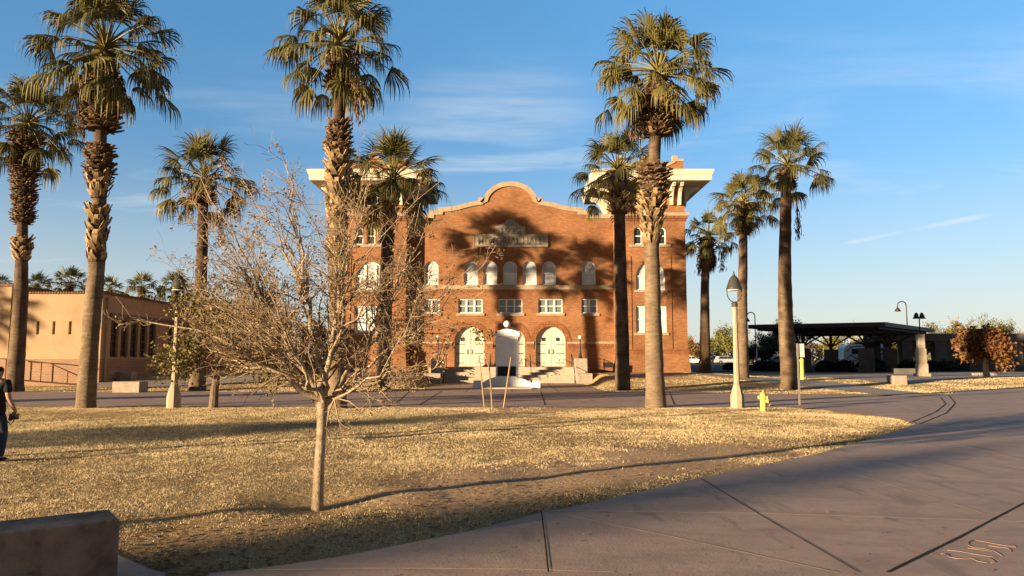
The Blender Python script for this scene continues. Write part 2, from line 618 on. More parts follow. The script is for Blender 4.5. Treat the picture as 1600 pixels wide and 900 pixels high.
def pave_mat(name, ca, cb, cc):
    m, nt, N, L, b = nodes_of(name)
    t = N.new('ShaderNodeTexCoord')

    def nz(sc, det, st=(1, 1, 1)):
        mp_ = N.new('ShaderNodeMapping')
        mp_.inputs['Scale'].default_value = st
        mp_.inputs['Rotation'].default_value = (0, 0, 0.5)
        L.new(t.outputs['Object'], mp_.inputs[0])
        n = N.new('ShaderNodeTexNoise')
        n.inputs['Scale'].default_value = sc
        n.inputs['Detail'].default_value = det
        n.inputs['Roughness'].default_value = 0.62
        L.new(mp_.outputs[0], n.inputs['Vector'])
        return n.outputs[0]

    def mr(x, a, bb):
        r = N.new('ShaderNodeMapRange')
        r.inputs['From Min'].default_value = a
        r.inputs['From Max'].default_value = bb
        L.new(x, r.inputs['Value'])
        return r.outputs[0]

    def mix(f, a, bb):
        x = N.new('ShaderNodeMix')
        x.data_type = 'RGBA'
        L.new(f, x.inputs[0])
        for i, q in ((6, a), (7, bb)):
            if isinstance(q, tuple):
                x.inputs[i].default_value = (*q, 1)
            else:
                L.new(q, x.inputs[i])
        return x.outputs[2]
    c = mix(mr(nz(0.35, 8), 0.38, 0.62), ca, cb)
    c = mix(mr(nz(3.5, 9, (1, 1.8, 1)), 0.50, 0.80), c, tuple(x * 0.82 for x in cb))
    c = mix(mr(nz(1.1, 9, (1, 2.0, 1)), 0.46, 0.68), c, cc)
    c = mix(mr(nz(0.8, 10, (3.0, 0.7, 1)), 0.56, 0.66), c, tuple(x * 0.86 for x in cc))
    c = mix(mr(nz(34, 4), 0.66, 0.74), c, tuple(x * 1.5 for x in ca))
    c = mix(mr(nz(120, 2), 0.60, 0.72), c, tuple(x * 0.6 for x in cc))
    c = mix(mr(nz(9, 6), 0.60, 0.78), c, tuple(x * 0.7 for x in cc))
    L.new(c, b.inputs['Base Color'])
    b.inputs['Roughness'].default_value = 0.72
    b.inputs['Specular IOR Level'].default_value = 0.25
    bp = N.new('ShaderNodeBump')
    bp.inputs['Strength'].default_value = 0.28
    bp.inputs['Distance'].default_value = 0.012
    L.new(nz(38, 8), bp.inputs['Height'])
    L.new(bp.outputs[0], b.inputs['Normal'])
    return m


PAVE = pave_mat('mauve_concrete', (0.50, 0.345, 0.262), (0.44, 0.308, 0.238), (0.36, 0.252, 0.196))
WALK = pave_mat('walk_concrete', (0.44, 0.36, 0.29), (0.38, 0.31, 0.25), (0.32, 0.26, 0.21))
JOINT_D = M('dark_joint', (0.03, 0.025, 0.022), None, 8, 0.95)
JOINT_L = M('pale_sunlit_joint', (0.72, 0.55, 0.40), (0.56, 0.42, 0.30), 6, 0.95)  # pale joint filler; sun caught on the groove edges is painted in
MARK = M('pressed_edge', (0.30, 0.205, 0.15), (0.20, 0.14, 0.10), 9, 0.95)


def ground_mat():
    m, nt, N, L, b = nodes_of('lawn_soil')
    t = N.new('ShaderNodeTexCoord')

    def nz(sc, det, rough=0.62):
        n = N.new('ShaderNodeTexNoise')
        n.inputs['Scale'].default_value = sc
        n.inputs['Detail'].default_value = det
        n.inputs['Roughness'].default_value = rough
        L.new(t.outputs['Object'], n.inputs['Vector'])
        return n.outputs[0]

    def mr(x, a, bb):
        r = N.new('ShaderNodeMapRange')
        r.inputs['From Min'].default_value = a
        r.inputs['From Max'].default_value = bb
        L.new(x, r.inputs['Value'])
        return r.outputs[0]

    def mix(f, a, bb):
        x = N.new('ShaderNodeMix')
        x.data_type = 'RGBA'
        L.new(f, x.inputs[0])
        for i, q in ((6, a), (7, bb)):
            if isinstance(q, tuple):
                x.inputs[i].default_value = (*q, 1)
            else:
                L.new(q, x.inputs[i])
        return x.outputs[2]
    c = mix(mr(nz(0.5, 6), 0.35, 0.65), (0.52, 0.37, 0.18), (0.42, 0.28, 0.13))
    c = mix(mr(nz(14, 8), 0.45, 0.7), c, (0.20, 0.125, 0.065))
    at_ = N.new('ShaderNodeAttribute')
    at_.attribute_name = 'v'                      # bare worn earth
    earth = mix(mr(nz(9, 8), 0.4, 0.7), (0.52, 0.35, 0.21), (0.40, 0.26, 0.155))
    c = mix(at_.outputs['Fac'], c, earth)
    L.new(c, b.inputs['Base Color'])
    b.inputs['Roughness'].default_value = 0.95
    b.inputs['Specular IOR Level'].default_value = 0.1
    bp = N.new('ShaderNodeBump')
    bp.inputs['Strength'].default_value = 0.9
    bp.inputs['Distance'].default_value = 0.06
    L.new(nz(11, 10, 0.7), bp.inputs['Height'])
    L.new(bp.outputs[0], b.inputs['Normal'])
    return m


SOIL = ground_mat()
GRAVEL = M('desert_gravel', (0.34, 0.22, 0.16), (0.24, 0.15, 0.11), 9, 0.95, 0.8, 25)

# ------------------------------------------------------------------ ground
EX = lambda px, py: tuple(gp(px, py))[:2]

# edge of the near path along the lawn, from the lower left round to the tip
lawn_edge = [EX(*p) for p in ((330, 899), (400, 893), (520, 876), (640, 852), (750, 829), (850, 803), (930, 787), (1000, 771), (1090, 750),
                              (1180, 731), (1270, 713), (1340, 693), (1395, 677), (1432, 663))]
lawn_far = [EX(*p) for p in ((1432, 663), (1400, 655), (1340, 647), (1280, 640), (1230, 637), (1150, 637), (1040, 637))]
road_near_y = gp(800, 635)[1]
lawn = [(-60, 2.0), (-1.4, 2.0)] + [(lawn_edge[0][0] + 0.05, 5.2)] + lawn_edge + lawn_far[1:] + [(-60, road_near_y + 1.2)]
road_far_y = gp(600, 612.5)[1]


def inpoly(x, y, poly):
    c = False
    n = len(poly)
    j = n - 1
    for i in range(n):
        xi, yi = poly[i]
        xj, yj = poly[j]
        if (yi > y) != (yj > y) and x < (xj - xi) * (y - yi) / (yj - yi) + xi:
            c = not c
        j = i
    return c


EARTH_C = [(gp(940, 735), 3.6, 1.6), (gp(1060, 712), 3.6, 1.3), (gp(800, 760), 2.4, 1.2), (gp(830, 640), 3.2, 1.4), (gp(800, 646), 2.0, 0.8)]


def earth(x, y):
    v = 0.0
    for c, rx, ry in EARTH_C:
        a = math.radians(34)
        dx, dy = x - c.x, y - c.y
        ex = dx * math.cos(a) + dy * math.sin(a)
        ey = -dx * math.sin(a) + dy * math.cos(a)
        d = math.sqrt((ex / rx) ** 2 + (ey / ry) ** 2)
        d += 0.5 * noise.noise((x * 0.7, y * 0.7, 3.0)) + 0.2 * noise.noise((x * 2.6, y * 2.6, 8.0))
        v = max(v, 1 - sstep(0.55, 1.25, d))
    return v


TREE0 = gp(496, 787)


def bumps(x, y):
    """small unevenness of the lawn, none where paving lies"""
    if not (2.0 < y < 25.0):
        return 0.0
    b = 0.05 * noise.noise((x * 0.35, y * 0.35, 0.0)) + 0.022 * noise.noise((x * 1.3, y * 1.3, 5.0))
    d = math.hypot(x - TREE0.x, y - TREE0.y)
    b -= 0.07 * math.exp(-(d / 0.55) ** 2)
    b += 0.03 * math.exp(-((d - 1.0) / 0.35) ** 2)
    return b


def edge_d(x, y):
    best = 99.0
    for i in range(len(lawn_edge) - 1):
        ax, ay = lawn_edge[i]
        bx, by = lawn_edge[i + 1]
        t = max(0, min(1, ((x - ax) * (bx - ax) + (y - ay) * (by - ay)) / max(1e-9, (bx - ax) ** 2 + (by - ay) ** 2)))
        best = min(best, math.hypot(x - ax - t * (bx - ax), y - ay - t * (by - ay)))
    best = min(best, abs(road_near_y - y))
    return best


def gz(x, y):
    b = hgt(x, y)
    if 2.0 < y < 26.0 and x < 16 and inpoly(x, y, lawn):
        b += bumps(x, y) * sstep(0.0, 1.2, edge_d(x, y)) * sstep(6.3, 7.6, y)
    return b


mb = MB()
xs = [-900, -500, -300, -200, -140, -100, -75] + [-60 + 1.5 * i for i in range(25)] + [-22 + 0.3 * i for i in range(130)] + [17 + 1.5 * i for i in range(42)] + \
     [90, 120, 160, 220, 320, 500, 900]
ys = [-120, -60, -30, -12, -4, 0, 2] + [3 + 0.3 * i for i in range(80)] + [27 + 1.0 * i for i in range(36)] + [64, 68, 72, 78, 84, 90, 98, 106, 114, 122, 130, 145, 170, 220, 320, 500, 900, 2500]
vs, cs = [], []
for y in ys:
    for x in xs:
        vs.append((x, y, gz(x, y)))
        cs.append(max(earth(x, y), 0.65 * (1 - sstep(6.0, 10.0, y)) * (0.6 + 0.8 * noise.noise((x * .9, y * .9, 2.0))) if y > 2 else 0))
nx = len(xs)
fs = [(j * nx + i, j * nx + i + 1, (j + 1) * nx + i + 1, (j + 1) * nx + i) for j in range(len(ys) - 1) for i in range(nx - 1)]
mb.add(vs, fs, cs)
ground = mb.build('ground', SOIL, smooth=True)
tag(ground, None, None, kind='structure')


def drape(poly, zoff, maxlen=2.5):
    """polygon laid on the terrain; returns MB"""
    bm = bmesh.new()
    vv = [bm.verts.new((x, y, 0)) for x, y in poly]
    tri = tessellate_polygon([[Vector((x, y, 0)) for x, y in poly]])
    for t in tri:
        try:
            bm.faces.new([vv[i] for i in t])
        except ValueError:
            pass
    for _ in range(9):
        lim = lambda e: maxlen * (1 if 35 < (e.verts[0].co.y + e.verts[1].co.y) / 2 < 64 else 12)
        long = [e for e in bm.edges if e.calc_length() > lim(e)]
        if not long:
            break
        bmesh.ops.subdivide_edges(bm, edges=long, cuts=1)
        bmesh.ops.triangulate(bm, faces=[f for f in bm.faces if len(f.verts) > 3])
    m = MB()
    bm.verts.index_update()
    m.add([(v.co.x, v.co.y, hgt(v.co.x, v.co.y) + zoff) for v in bm.verts], [[v.index for v in f.verts] for f in bm.faces])
    bm.free()
    return m


def struct(name, m, mat, parent=None, **k):
    o = m.build(name, mat, parent, **k)
    if parent is None:
        o['kind'] = 'structure'
    return o


# one big sheet of mauve concrete: near path, plaza on the right, cross road
PZ = 0.022
plaza_far = [EX(*p) for p in ((1600, 606), (1560, 608), (1500, 611), (1482, 617), (1450, 621), (1415, 621), (1330, 619), (1240, 618), (1100, 613.5), (960, 612.5))]
path_poly = ([(-1.5, 2.0), (lawn_edge[0][0] + 0.0, 5.0)] + lawn_edge + lawn_far[1:] + [(-70, road_near_y + 1.2), (-70, road_far_y)] +
             [(-5.0, road_far_y), (5.0, road_far_y)] + list(reversed(plaza_far)) + [(90, plaza_far[0][1] + 2), (90, 2.0)])
pavement = struct('pavement', drape(path_poly, PZ), PAVE)
pad_poly = [EX(0, 899), (-6, 3.2), (-2.4, 3.2)] + [EX(*p) for p in ((262, 899), (240, 893), (215, 882), (190, 872), (150, 850))] + [(-6.0, 6.8)]
pad = struct('seat_pad', drape(pad_poly, 0.012), PAVE)

# entrance walk up to the steps, paler
F = 56.0
walk_poly = [(-5.05, road_far_y - 0.01), (5.0, road_far_y - 0.01), (4.8, F - 4.4), (-4.95, F - 4.4)]
mb = MB()
n = 14
for i in range(n):
    y0 = road_far_y + 0.02 + (F - 4.4 - road_far_y) * i / n
    y1 = road_far_y + 0.02 + (F - 4.4 - road_far_y) * (i + 1) / n
    mb.add([(-4.9, y0, 0.02), (4.75, y0, 0.02), (4.75, y1, 0.02), (-4.9, y1, 0.02)], [(0, 1, 2, 3)])
walk = struct('entrance_walk', mb, PAVE)

# side walks with pale kerbs on the right and in front of the school
sidewalk = struct('sidewalk', drape([EX(*p) for p in ((1090, 586), (1200, 598), (1285, 606), (1412, 621), (1470, 617), (1330, 601), (1285, 596), (1180, 590), (1100, 584))], 0.03), WALK)
side2 = struct('school_walk', drape([EX(*p) for p in ((150, 607), (300, 606), (380, 597), (470, 586), (560, 582), (560, 579), (450, 582), (330, 592), (150, 598))], 0.03), WALK)
berm_gravel = struct('gravel_bed', drape([EX(*p) for p in ((905, 598), (1000, 591), (1075, 588), (1075, 583), (960, 576), (905, 576))], 0.015), GRAVEL)
berm_gravel2 = struct('gravel_bed', drape([EX(*p) for p in ((690, 597), (560, 592), (520, 588), (520, 583), (640, 577), (690, 577))], 0.015), GRAVEL)
apron = struct('plaza_walk', drape([EX(*p) for p in ((1330, 592), (1390, 600), (1450, 597), (1590, 588), (1900, 584), (1900, 579), (1600, 580), (1450, 583), (1250, 583), (1180, 587))], 0.026), WALK)
parking = struct('car_park', drape([(18, 78), (160, 70), (160, 160), (5, 160)], 0.02), M('asphalt', (0.06, 0.055, 0.052), (0.05, 0.046, 0.044), 2, 0.9, 0.3, 40))


def strip(poly_px, w, mat, parent, name='joint', z=PZ + 0.004, world=None):
    pts = world or [gp(*p) for p in poly_px]
    m = MB()
    for i in range(len(pts) - 1):
        a, b_ = pts[i], pts[i + 1]
        d = Vector((b_.x - a.x, b_.y - a.y, 0)).normalized()
        k = max(2, int((b_ - a).length / 0.15))
        s_ = Vector((-d.y, d.x, 0))
        L_, R_ = [], []
        for j in range(k + 1):
            p = a.lerp(b_, j / k)
            ww = w * (0.75 + 0.5 * random.random())
            zz_ = hgt(p.x, p.y) + z
            L_.append((p.x + s_.x * ww / 2, p.y + s_.y * ww / 2, zz_))
            R_.append((p.x - s_.x * ww / 2, p.y - s_.y * ww / 2, zz_))
        m.add(L_ + R_, [(j, j + 1, k + 2 + j, k + 1 + j) for j in range(k)])
    return m.build(name, mat, parent)


random.seed(3)
for p in ([(846, 802), (852, 850), (857, 899)], [(1095, 750), (1200, 815), (1343, 899)]):
    strip(p, 0.014, JOINT_D, pavement)
strip([(1387, 899), (1500, 843), (1660, 757)], 0.026, JOINT_D, pavement)
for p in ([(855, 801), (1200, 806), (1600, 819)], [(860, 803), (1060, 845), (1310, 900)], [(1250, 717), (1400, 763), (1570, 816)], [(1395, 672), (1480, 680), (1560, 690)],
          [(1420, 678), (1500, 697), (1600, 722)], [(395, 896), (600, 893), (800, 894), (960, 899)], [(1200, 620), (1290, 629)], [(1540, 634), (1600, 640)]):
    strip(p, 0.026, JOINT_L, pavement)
for p in ([(1420, 663), (1462, 645), (1478, 632), (1470, 622)], [(1437, 664), (1478, 647), (1493, 631), (1482, 618)]):
    strip(p, 0.05, JOINT_D, pavement)
for p in ([(640, 612), (620, 630)], [(1046, 613), (1054, 634)], [(845, 612), (852, 634)], [(690, 612), (655, 634)]):
    strip(p, 0.05, JOINT_D, pavement)
for k in range(5):
    y = road_far_y + 2.0 + k * 2.4
    strip(None, 0.035, JOINT_D, walk, z=0.024, world=[Vector((-4.9, y, 0)), Vector((4.75, y, 0))])
for x in (-2.4, 0, 2.4):
    strip(None, 0.035, JOINT_D, walk, z=0.024, world=[Vector((x, road_far_y + .1, 0)), Vector((x, F - 4.6, 0))])
# the marks pressed into the wet concrete at the lower right
cm = MB()
for line in ([(1523, 848), (1514, 851), (1513, 856), (1522, 860), (1540, 862), (1555, 866), (1566, 873)], [(1524, 848), (1545, 852), (1565, 856), (1580, 858), (1588, 860)],
             [(1545, 857), (1560, 859), (1575, 861), (1581, 865), (1579, 867)], [(1480, 864), (1500, 866), (1520, 870), (1540, 873), (1556, 875)], [(1512, 861), (1530, 863), (1550, 866)],
             [(1480, 870), (1484, 875), (1494, 877), (1510, 878), (1518, 877), (1530, 882), (1543, 884)], [(1545, 877), (1552, 880), (1556, 883), (1549, 884)], [(1580, 855), (1588, 859)],
             [(1470, 870), (1480, 870)]):
    cm.tube([gp(*p) + Vector((0, 0, PZ + 0.002)) for p in line], 0.0028, 6)
cm.build('pressed_mark', MARK, pavement, smooth=True)

# ------------------------------------------------------------------ the brick hall
XC = at(797.5, 450, F).x
S_ = F / FPX


def hx(px, py=450, D=F):
    return at(px, py, D).x


def hz(py, D=F):
    return at(797.5, py, D).z


HALL_LBL = 'large red brick hall with curved stepped gable, two towers and three white arched doors'
hall = thing('brick_hall', (XC, F, 0.0), HALL_LBL, 'hall')
FLOOR = hz(573)
TP = 0.9                                   # towers stand this far in front of the gable wall
TF = F - TP
tx0, tx1 = hx(960.5, 420, TF), hx(1072, 420, TF)      # right tower
TW = tx1 - tx0
lx1 = 2 * XC - tx0
lx0 = 2 * XC - tx1
UX, UZ, UY = (1, 0, 0), (0, 0, 1), (0, 1, 0)

# gable outline (right half in photo pixels), mirrored
right = []
for k in range(17):
    a = math.pi / 2 * (1 - k / 16)
    right.append((797.5 + 41.5 * math.cos(a), 317 - 32.0 * math.sin(a)))
right += [(839, 309.5), (846.5, 309.5), (846.5, 314.6), (856, 316.2), (866, 318.4), (876, 321.3), (886, 323.6), (897, 325), (909, 325.3), (909, 329.7), (923, 330), (923, 335.3), (962, 335.8)]
prof = [(hx(px, py) - XC, hz(py)) for px, py in right]
gable = [(-x, z) for x, z in reversed(prof)][:-1] + prof
gable_poly = [(-prof[-1][0], 0.2)] + [(prof[-1][0], 0.2)] + list(reversed(gable))

holes, wins = [], []
AW = []                                     # round headed windows
for px in (674, 736, 766.3, 797, 827.5, 858, 920):
    w = 10.9 * S_
    z0, zt = hz(445), hz(408)
    h = shift(arch(w, z0, zt - w), hx(px, 426) - XC)
    holes.append(h)
    AW.append((hx(px, 426) - XC, w, z0, zt))
RW = []
for px, wpx, nl in ((674.5, 24, 2), (735, 38, 3), (797.5, 37.5, 3), (860, 38, 3), (921, 25, 2)):
    w = wpx * S_ / 2
    x = hx(px, 478) - XC
    holes.append(rect(x - w, hz(489.5), x + w, hz(467)))
    RW.append((x, w, hz(489.5), hz(467), nl))
DW = []
for px in (733.5, 797, 860.5):
    w = 23.2 * S_
    x = hx(px, 540) - XC
    zt = hz(510)
    holes.append(shift(arch(w, FLOOR, zt - w, 20), x))
    DW.append((x, w, FLOOR, zt))
mb = MB()
mb.holed(gable_poly, holes, (XC, F, 0), UX, UZ, UY, 0.38)
# solid sides, back and the hall's long body
bz = hz(334)
mb.box((lx1 - 0.4, F + 0.45, 0.2), (tx0 + 0.4, F + 0.85, bz), 0.5)
mb.box((lx0 + 0.6, F + 5.4, 0.2), (tx1 - 0.6, F + 30, bz - 0.8), 0.5)
wall = mb.build('wall', BRICK, hall)
# back of the gable
mb = MB()
mb.prism(gable, (XC, 0, 0), UX, UZ, UY, F + 0.42, F + 0.449)
mb.build('gable_back', BRICK, hall)
# low roof
mb = MB()
mb.add([(lx0 + .4, F + 5.2, bz - .8), (tx1 - .4, F + 5.2, bz - .8), (XC, F + 0.9, bz + 1.6), (lx0 + .4, F + 30.2, bz - .8), (tx1 - .4, F + 30.2, bz - .8), (XC, F + 30.2, bz + 1.6), (lx1, F + .9, bz - .8), (tx0, F + .9, bz - .8)],
       [(0, 3, 5, 2, 6), (1, 7, 2, 5, 4), (3, 4, 5)])
mb.build('roof', M('roof_felt', (0.16, 0.13, 0.11), None, 2), hall)


def ribbon(prof, w, y0, y1, name, mat, parent, o=(XC, 0, 0)):
    """coping that follows an outline, w deep below it"""
    P = [Vector((x, z)) for x, z in prof]
    N_ = []
    for i in range(len(P)):
        d0 = (P[i] - P[i - 1]).normalized() if i else (P[1] - P[0]).normalized()
        d1 = (P[i + 1] - P[i]).normalized() if i < len(P) - 1 else d0
        n0, n1 = Vector((d0.y, -d0.x)), Vector((d1.y, -d1.x))
        m_ = (n0 + n1)
        m_ = m_ / max(0.5, m_.length_squared / 2 if m_.length_squared > 0 else 1)
        N_.append(m_)
    m = MB()
    n = len(P)
    out = [p - nn * 0.06 for p, nn in zip(P, N_)]
    inn = [p + nn * w for p, nn in zip(P, N_)]
    vs = []
    for y in (y0, y1):
        for q in out:
            vs.append((o[0] + q.x, y, q.y))
        for q in inn:
            vs.append((o[0] + q.x, y, q.y))
    f = []
    for i in range(n - 1):
        f += [(i, i + 1, n + i + 1, n + i), (2 * n + i, 2 * n + i + 1, 3 * n + i + 1, 3 * n + i), (i, i + 1, 2 * n + i + 1, 2 * n + i), (n + i, n + i + 1, 3 * n + i + 1, 3 * n + i)]
    f += [(0, n, 3 * n, 2 * n), (n - 1, 2 * n - 1, 4 * n - 1, 3 * n - 1)]
    m.add(vs, f)
    return m.build(name, mat, parent)


ribbon(gable, 0.30, F - 0.10, F + 0.52, 'coping', STONE, hall)
# thin raised brick line inside the coping
mb = MB()
gx = prof[-1][0] - 0.03
for (za, zb, mat, nm, pr) in ((hz(452.5), hz(445.8), STONE, 'sill_band', 0.10), (hz(456.5), hz(452.8), BRICK_S, 'brick_course', 0.05), (hz(537), hz(534), STONE, 'belt_course', 0.06), (hz(545), hz(537.3), BRICK_S, 'brick_course', 0.04)):
    m = MB()
    if za < hz(520):
        edges = [-gx]
        for x, w, z0, zt in DW:
            edges += [x - w - 0.14, x + w + 0.14]
        edges += [gx]
        for i in range(0, len(edges), 2):
            m = MB()
            m.box((XC + edges[i], F - pr, za), (XC + edges[i + 1], F - 0.003, zb))
            m.build(nm, mat, hall)
    else:
        m.box((XC - gx, F - pr, za), (XC + gx, F - 0.003, zb))
        m.build(nm, mat, hall)


def arch_window(x, w, z0, zt, y, parent, o=XC, glass=BLIND, mull=True, fan=False):
    """white round-headed sash: frame ring, meeting rail, blind"""
    f = MB()
    outer = shift(arch(w - 0.004, z0 + 0.004, zt - w), x)
    inner = shift(arch(w - 0.075, z0 + 0.08, zt - w), x)
    f.holed(outer, [inner], (o, y + 0.10, 0), UX, UZ, UY, 0.10)
    zm = z0 + (zt - z0) * 0.5
    f.box((o + x - w + 0.06, y + 0.12, zm - 0.035), (o + x + w - 0.06, y + 0.17, zm + 0.035))
    if fan:
        for q in (-w * 0.36, w * 0.36):
            f.box((o + x + q - 0.09, y + 0.105, z0 + 0.05), (o + x + q + 0.09, y + 0.175, zt - w * 0.12 - 0.1))
        f.box((o + x - w + 0.05, y + 0.11, zt - w - 0.06), (o + x + w - 0.05, y + 0.172, zt - w + 0.04))
    win = f.build('window', WHITE, parent)
    g = MB()
    g.prism(shift(arch(w - 0.03, zm if glass is BLIND else z0 + 0.02, zt - w), x), (o, 0, 0), UX, UZ, UY, y + 0.18, y + 0.21)
    g.build('pane', BLIND_U if glass is BLIND else glass, win)
    if glass is BLIND:
        g = MB()
        g.box((o + x - w + .03, y + 0.17, z0 + .02), (o + x + w - .03, y + .20, zm - .004))
        g.build('pane', glass, win)
    return win


def rect_window(x, w, z0, zt, nl, y, parent, o=XC, glass=GLASS_G, sill=True, mw=0.13, rail=True, silld=0.19):
    f = MB()
    fw = 0.07
    lw = (2 * w - (nl - 1) * mw - 2 * fw) / nl
    hs = []
    for i in range(nl):
        a = x - w + fw + i * (lw + mw)
        hs.append(rect(a, z0 + 0.08, a + lw, zt - 0.08))
    f.holed(rect(x - w + .004, z0 + .004, x + w - .004, zt - .004), hs, (o, y + 0.09, 0), UX, UZ, UY, 0.10)
    if rail:
        zm = (z0 + zt) / 2
        for i in range(nl):
            a = x - w + fw + i * (lw + mw)
            f.box((o + a - 0.01, y + 0.12, zm - 0.028), (o + a + lw + 0.01, y + 0.16, zm + 0.028))
    win = f.build('window', WHITE, parent)
    g = MB()
    g.box((o + x - w + .03, y + 0.17, z0 + .03), (o + x + w - .03, y + 0.2, zt - .03))
    g.build('pane', glass, win)
    if sill:
        s_ = MB()
        s_.box((o + x - w - 0.14, y - 0.09, z0 - silld), (o + x + w + 0.14, y + 0.09, z0 - 0.004))
        s_.build('sill', STONE, win)
    return win


for a in AW:
    arch_window(*a, F, hall)
for a in RW:
    rect_window(*a, F, hall)
for x, w, z0, zt in DW:
    d = MB()
    d.prism(shift(arch(w - 0.004, z0 + 0.02, zt - w, 20), x), (XC, 0, 0), UX, UZ, UY, F + 0.26, F + 0.33)
    door = d.build('door', CREAM, hall)
    d = MB()
    d.holed(shift(arch(w - 0.006, z0 + 0.02, zt - w, 20), x), [shift(arch(w - 0.12, z0 + 0.05, zt - w, 20), x)], (XC, F + 0.215, 0), UX, UZ, UY, 0.044)
    d.box((XC + x - 0.03, F + 0.235, z0 + 0.03), (XC + x + 0.03, F + 0.257, zt - 0.15))
    d.build('door_frame', CREAM, door)
    for sx in (-1, 1):
        p = MB()
        p.box((XC + x + sx * w * 0.48 - 0.14, F + 0.235, z0 + 1.93), (XC + x + sx * w * 0.48 + 0.14, F + 0.258, z0 + 2.2))
        p.build('door_window', GLASS, door)
        for zh in (0.28, 0.98, 1.70):
            p = MB()
            xa, xb = x + sx * (w - 0.14), x + sx * w * 0.34
            p.box((XC + min(xa, xb), F + 0.24, z0 + zh - 0.025), (XC + max(xa, xb), F + 0.258, z0 + zh + 0.025))
            p.box((XC + xa - 0.05, F + 0.238, z0 + zh - 0.06), (XC + xa + 0.05, F + 0.258, z0 + zh + 0.06))
            p.build('hinge', IRON, door)
        p = MB()
        hxx = XC + x + sx * 0.14
        p.tube([(hxx - sx * .03, F + 0.255, z0 + 0.95), (hxx + sx * .02, F + 0.21, z0 + 1.0), (hxx + sx * .04, F + 0.2, z0 + 1.12), (hxx + sx * .02, F + 0.21, z0 + 1.26), (hxx - sx * .03, F + 0.255, z0 + 1.3)], 0.025, 6)
        p.build('door_handle', BRONZE, door, smooth=True)
    # brick arch ring
    r = MB()
    nseg = 20
    vs = []
    for k in range(nseg + 1):
        a = math.pi * k / nseg
        for rr in (w + 0.006, w + 0.42):
            for y in (F - 0.03, F - 0.003):
                vs.append((XC + x + rr * math.cos(a), y, zt - w + rr * math.sin(a)))
    fs = []
    for k in range(nseg):
        b0, b1 = k * 4, k * 4 + 4
        fs += [(b0, b1, b1 + 2, b0 + 2), (b0 + 2, b1 + 2, b1 + 3, b0 + 3), (b0, b0 + 1, b1 + 1, b1)]
    r.add(vs, fs)
    r.build('arch_ring', BRICK_S, hall)

# name stone
pl = MB()
px0, px1 = hx(740.5, 376) - XC, hx(855.5, 376) - XC
pl.box((XC + px0, F - 0.11, hz(385)), (XC + px1, F - 0.004, hz(367.5)))
ux = lambda p: hx(p, 360) - XC
top = [(ux(774), hz(367.3)), (ux(821), hz(367.3)), (ux(821), hz(354)), (ux(817), hz(354)), (ux(811), hz(351.5)), (ux(810), hz(349))]
for k in range(9):
    a = math.pi * k / 8
    top.append((ux(797.5) + (ux(806.5) - ux(797.5)) * math.cos(a), hz(349.5) + (hz(343) - hz(349.5)) * math.sin(a)))
top += [(ux(785), hz(349)), (ux(784), hz(351.5)), (ux(778), hz(354)), (ux(774), hz(354))]
pl.prism(top, (XC, 0, 0), UX, UZ, UY, F - 0.11, F - 0.004)
plaque = pl.build('name_stone', PLAQUE, hall)
b_ = MB()
for (xa, xb, za, zb) in ((px0 - .02, px1 + .02, hz(385) - .06, hz(385) + .03), (px0 - .02, px1 + .02, hz(367.5) - .05, hz(367.5) + .04), (px0 - .03, px0 + .05, hz(385), hz(367.5)), (px1 - .05, px1 + .03, hz(385), hz(367.5))):
    b_.box((XC + xa, F - 0.15, za), (XC + xb, F - 0.112, zb))
b_.build('moulding', PLAQUE, plaque)


def lettering(text, x, y, z, size, width, mat, parent, name='lettering', depth=0.012, rot=(math.pi / 2, 0, 0), bold=0.0):
    cu = bpy.data.curves.new(name, 'FONT')
    cu.body = text
    cu.align_x = 'CENTER'
    cu.size = size
    cu.extrude = depth
    cu.offset = bold
    tmp = bpy.data.objects.new('tmp', cu)
    COL.objects.link(tmp)
    bpy.context.view_layer.update()
    dg = bpy.context.evaluated_depsgraph_get()
    me = bpy.data.meshes.new_from_object(tmp.evaluated_get(dg))
    bpy.data.objects.remove(tmp)
    xs_ = [v.co.x for v in me.vertices]
    sc_ = width / (max(xs_) - min(xs_))
    me.materials.clear()
    me.materials.append(mat)
    ob = bpy.data.objects.new(name, me)
    COL.objects.link(ob)
    ob.parent = parent
    off = Vector((0, 0, 0))
    q = parent
    while q is not None:
        off += q.location
        q = q.parent
    ob.location = Vector((x, y, z)) - off
    ob.rotation_euler = rot
    ob.scale = (sc_, 1, 1)
    return ob


lettering('MEMORIAL HALL', XC, F - 0.116, hz(382.3), 0.80, (px1 - px0) * 0.88, PLAQUE_D, plaque, bold=0.012)
lettering('1922', XC, F - 0.116, hz(366), 0.66, (ux(821) - ux(774)) * 0.66, PLAQUE_D, plaque, bold=0.012)

# towers
soffit_z = at(1016, 281, 53.4).z
eave_top = at(1016, 264.5, 53.4).z
corn0, corn1 = hz(345, TF), hz(333, TF)


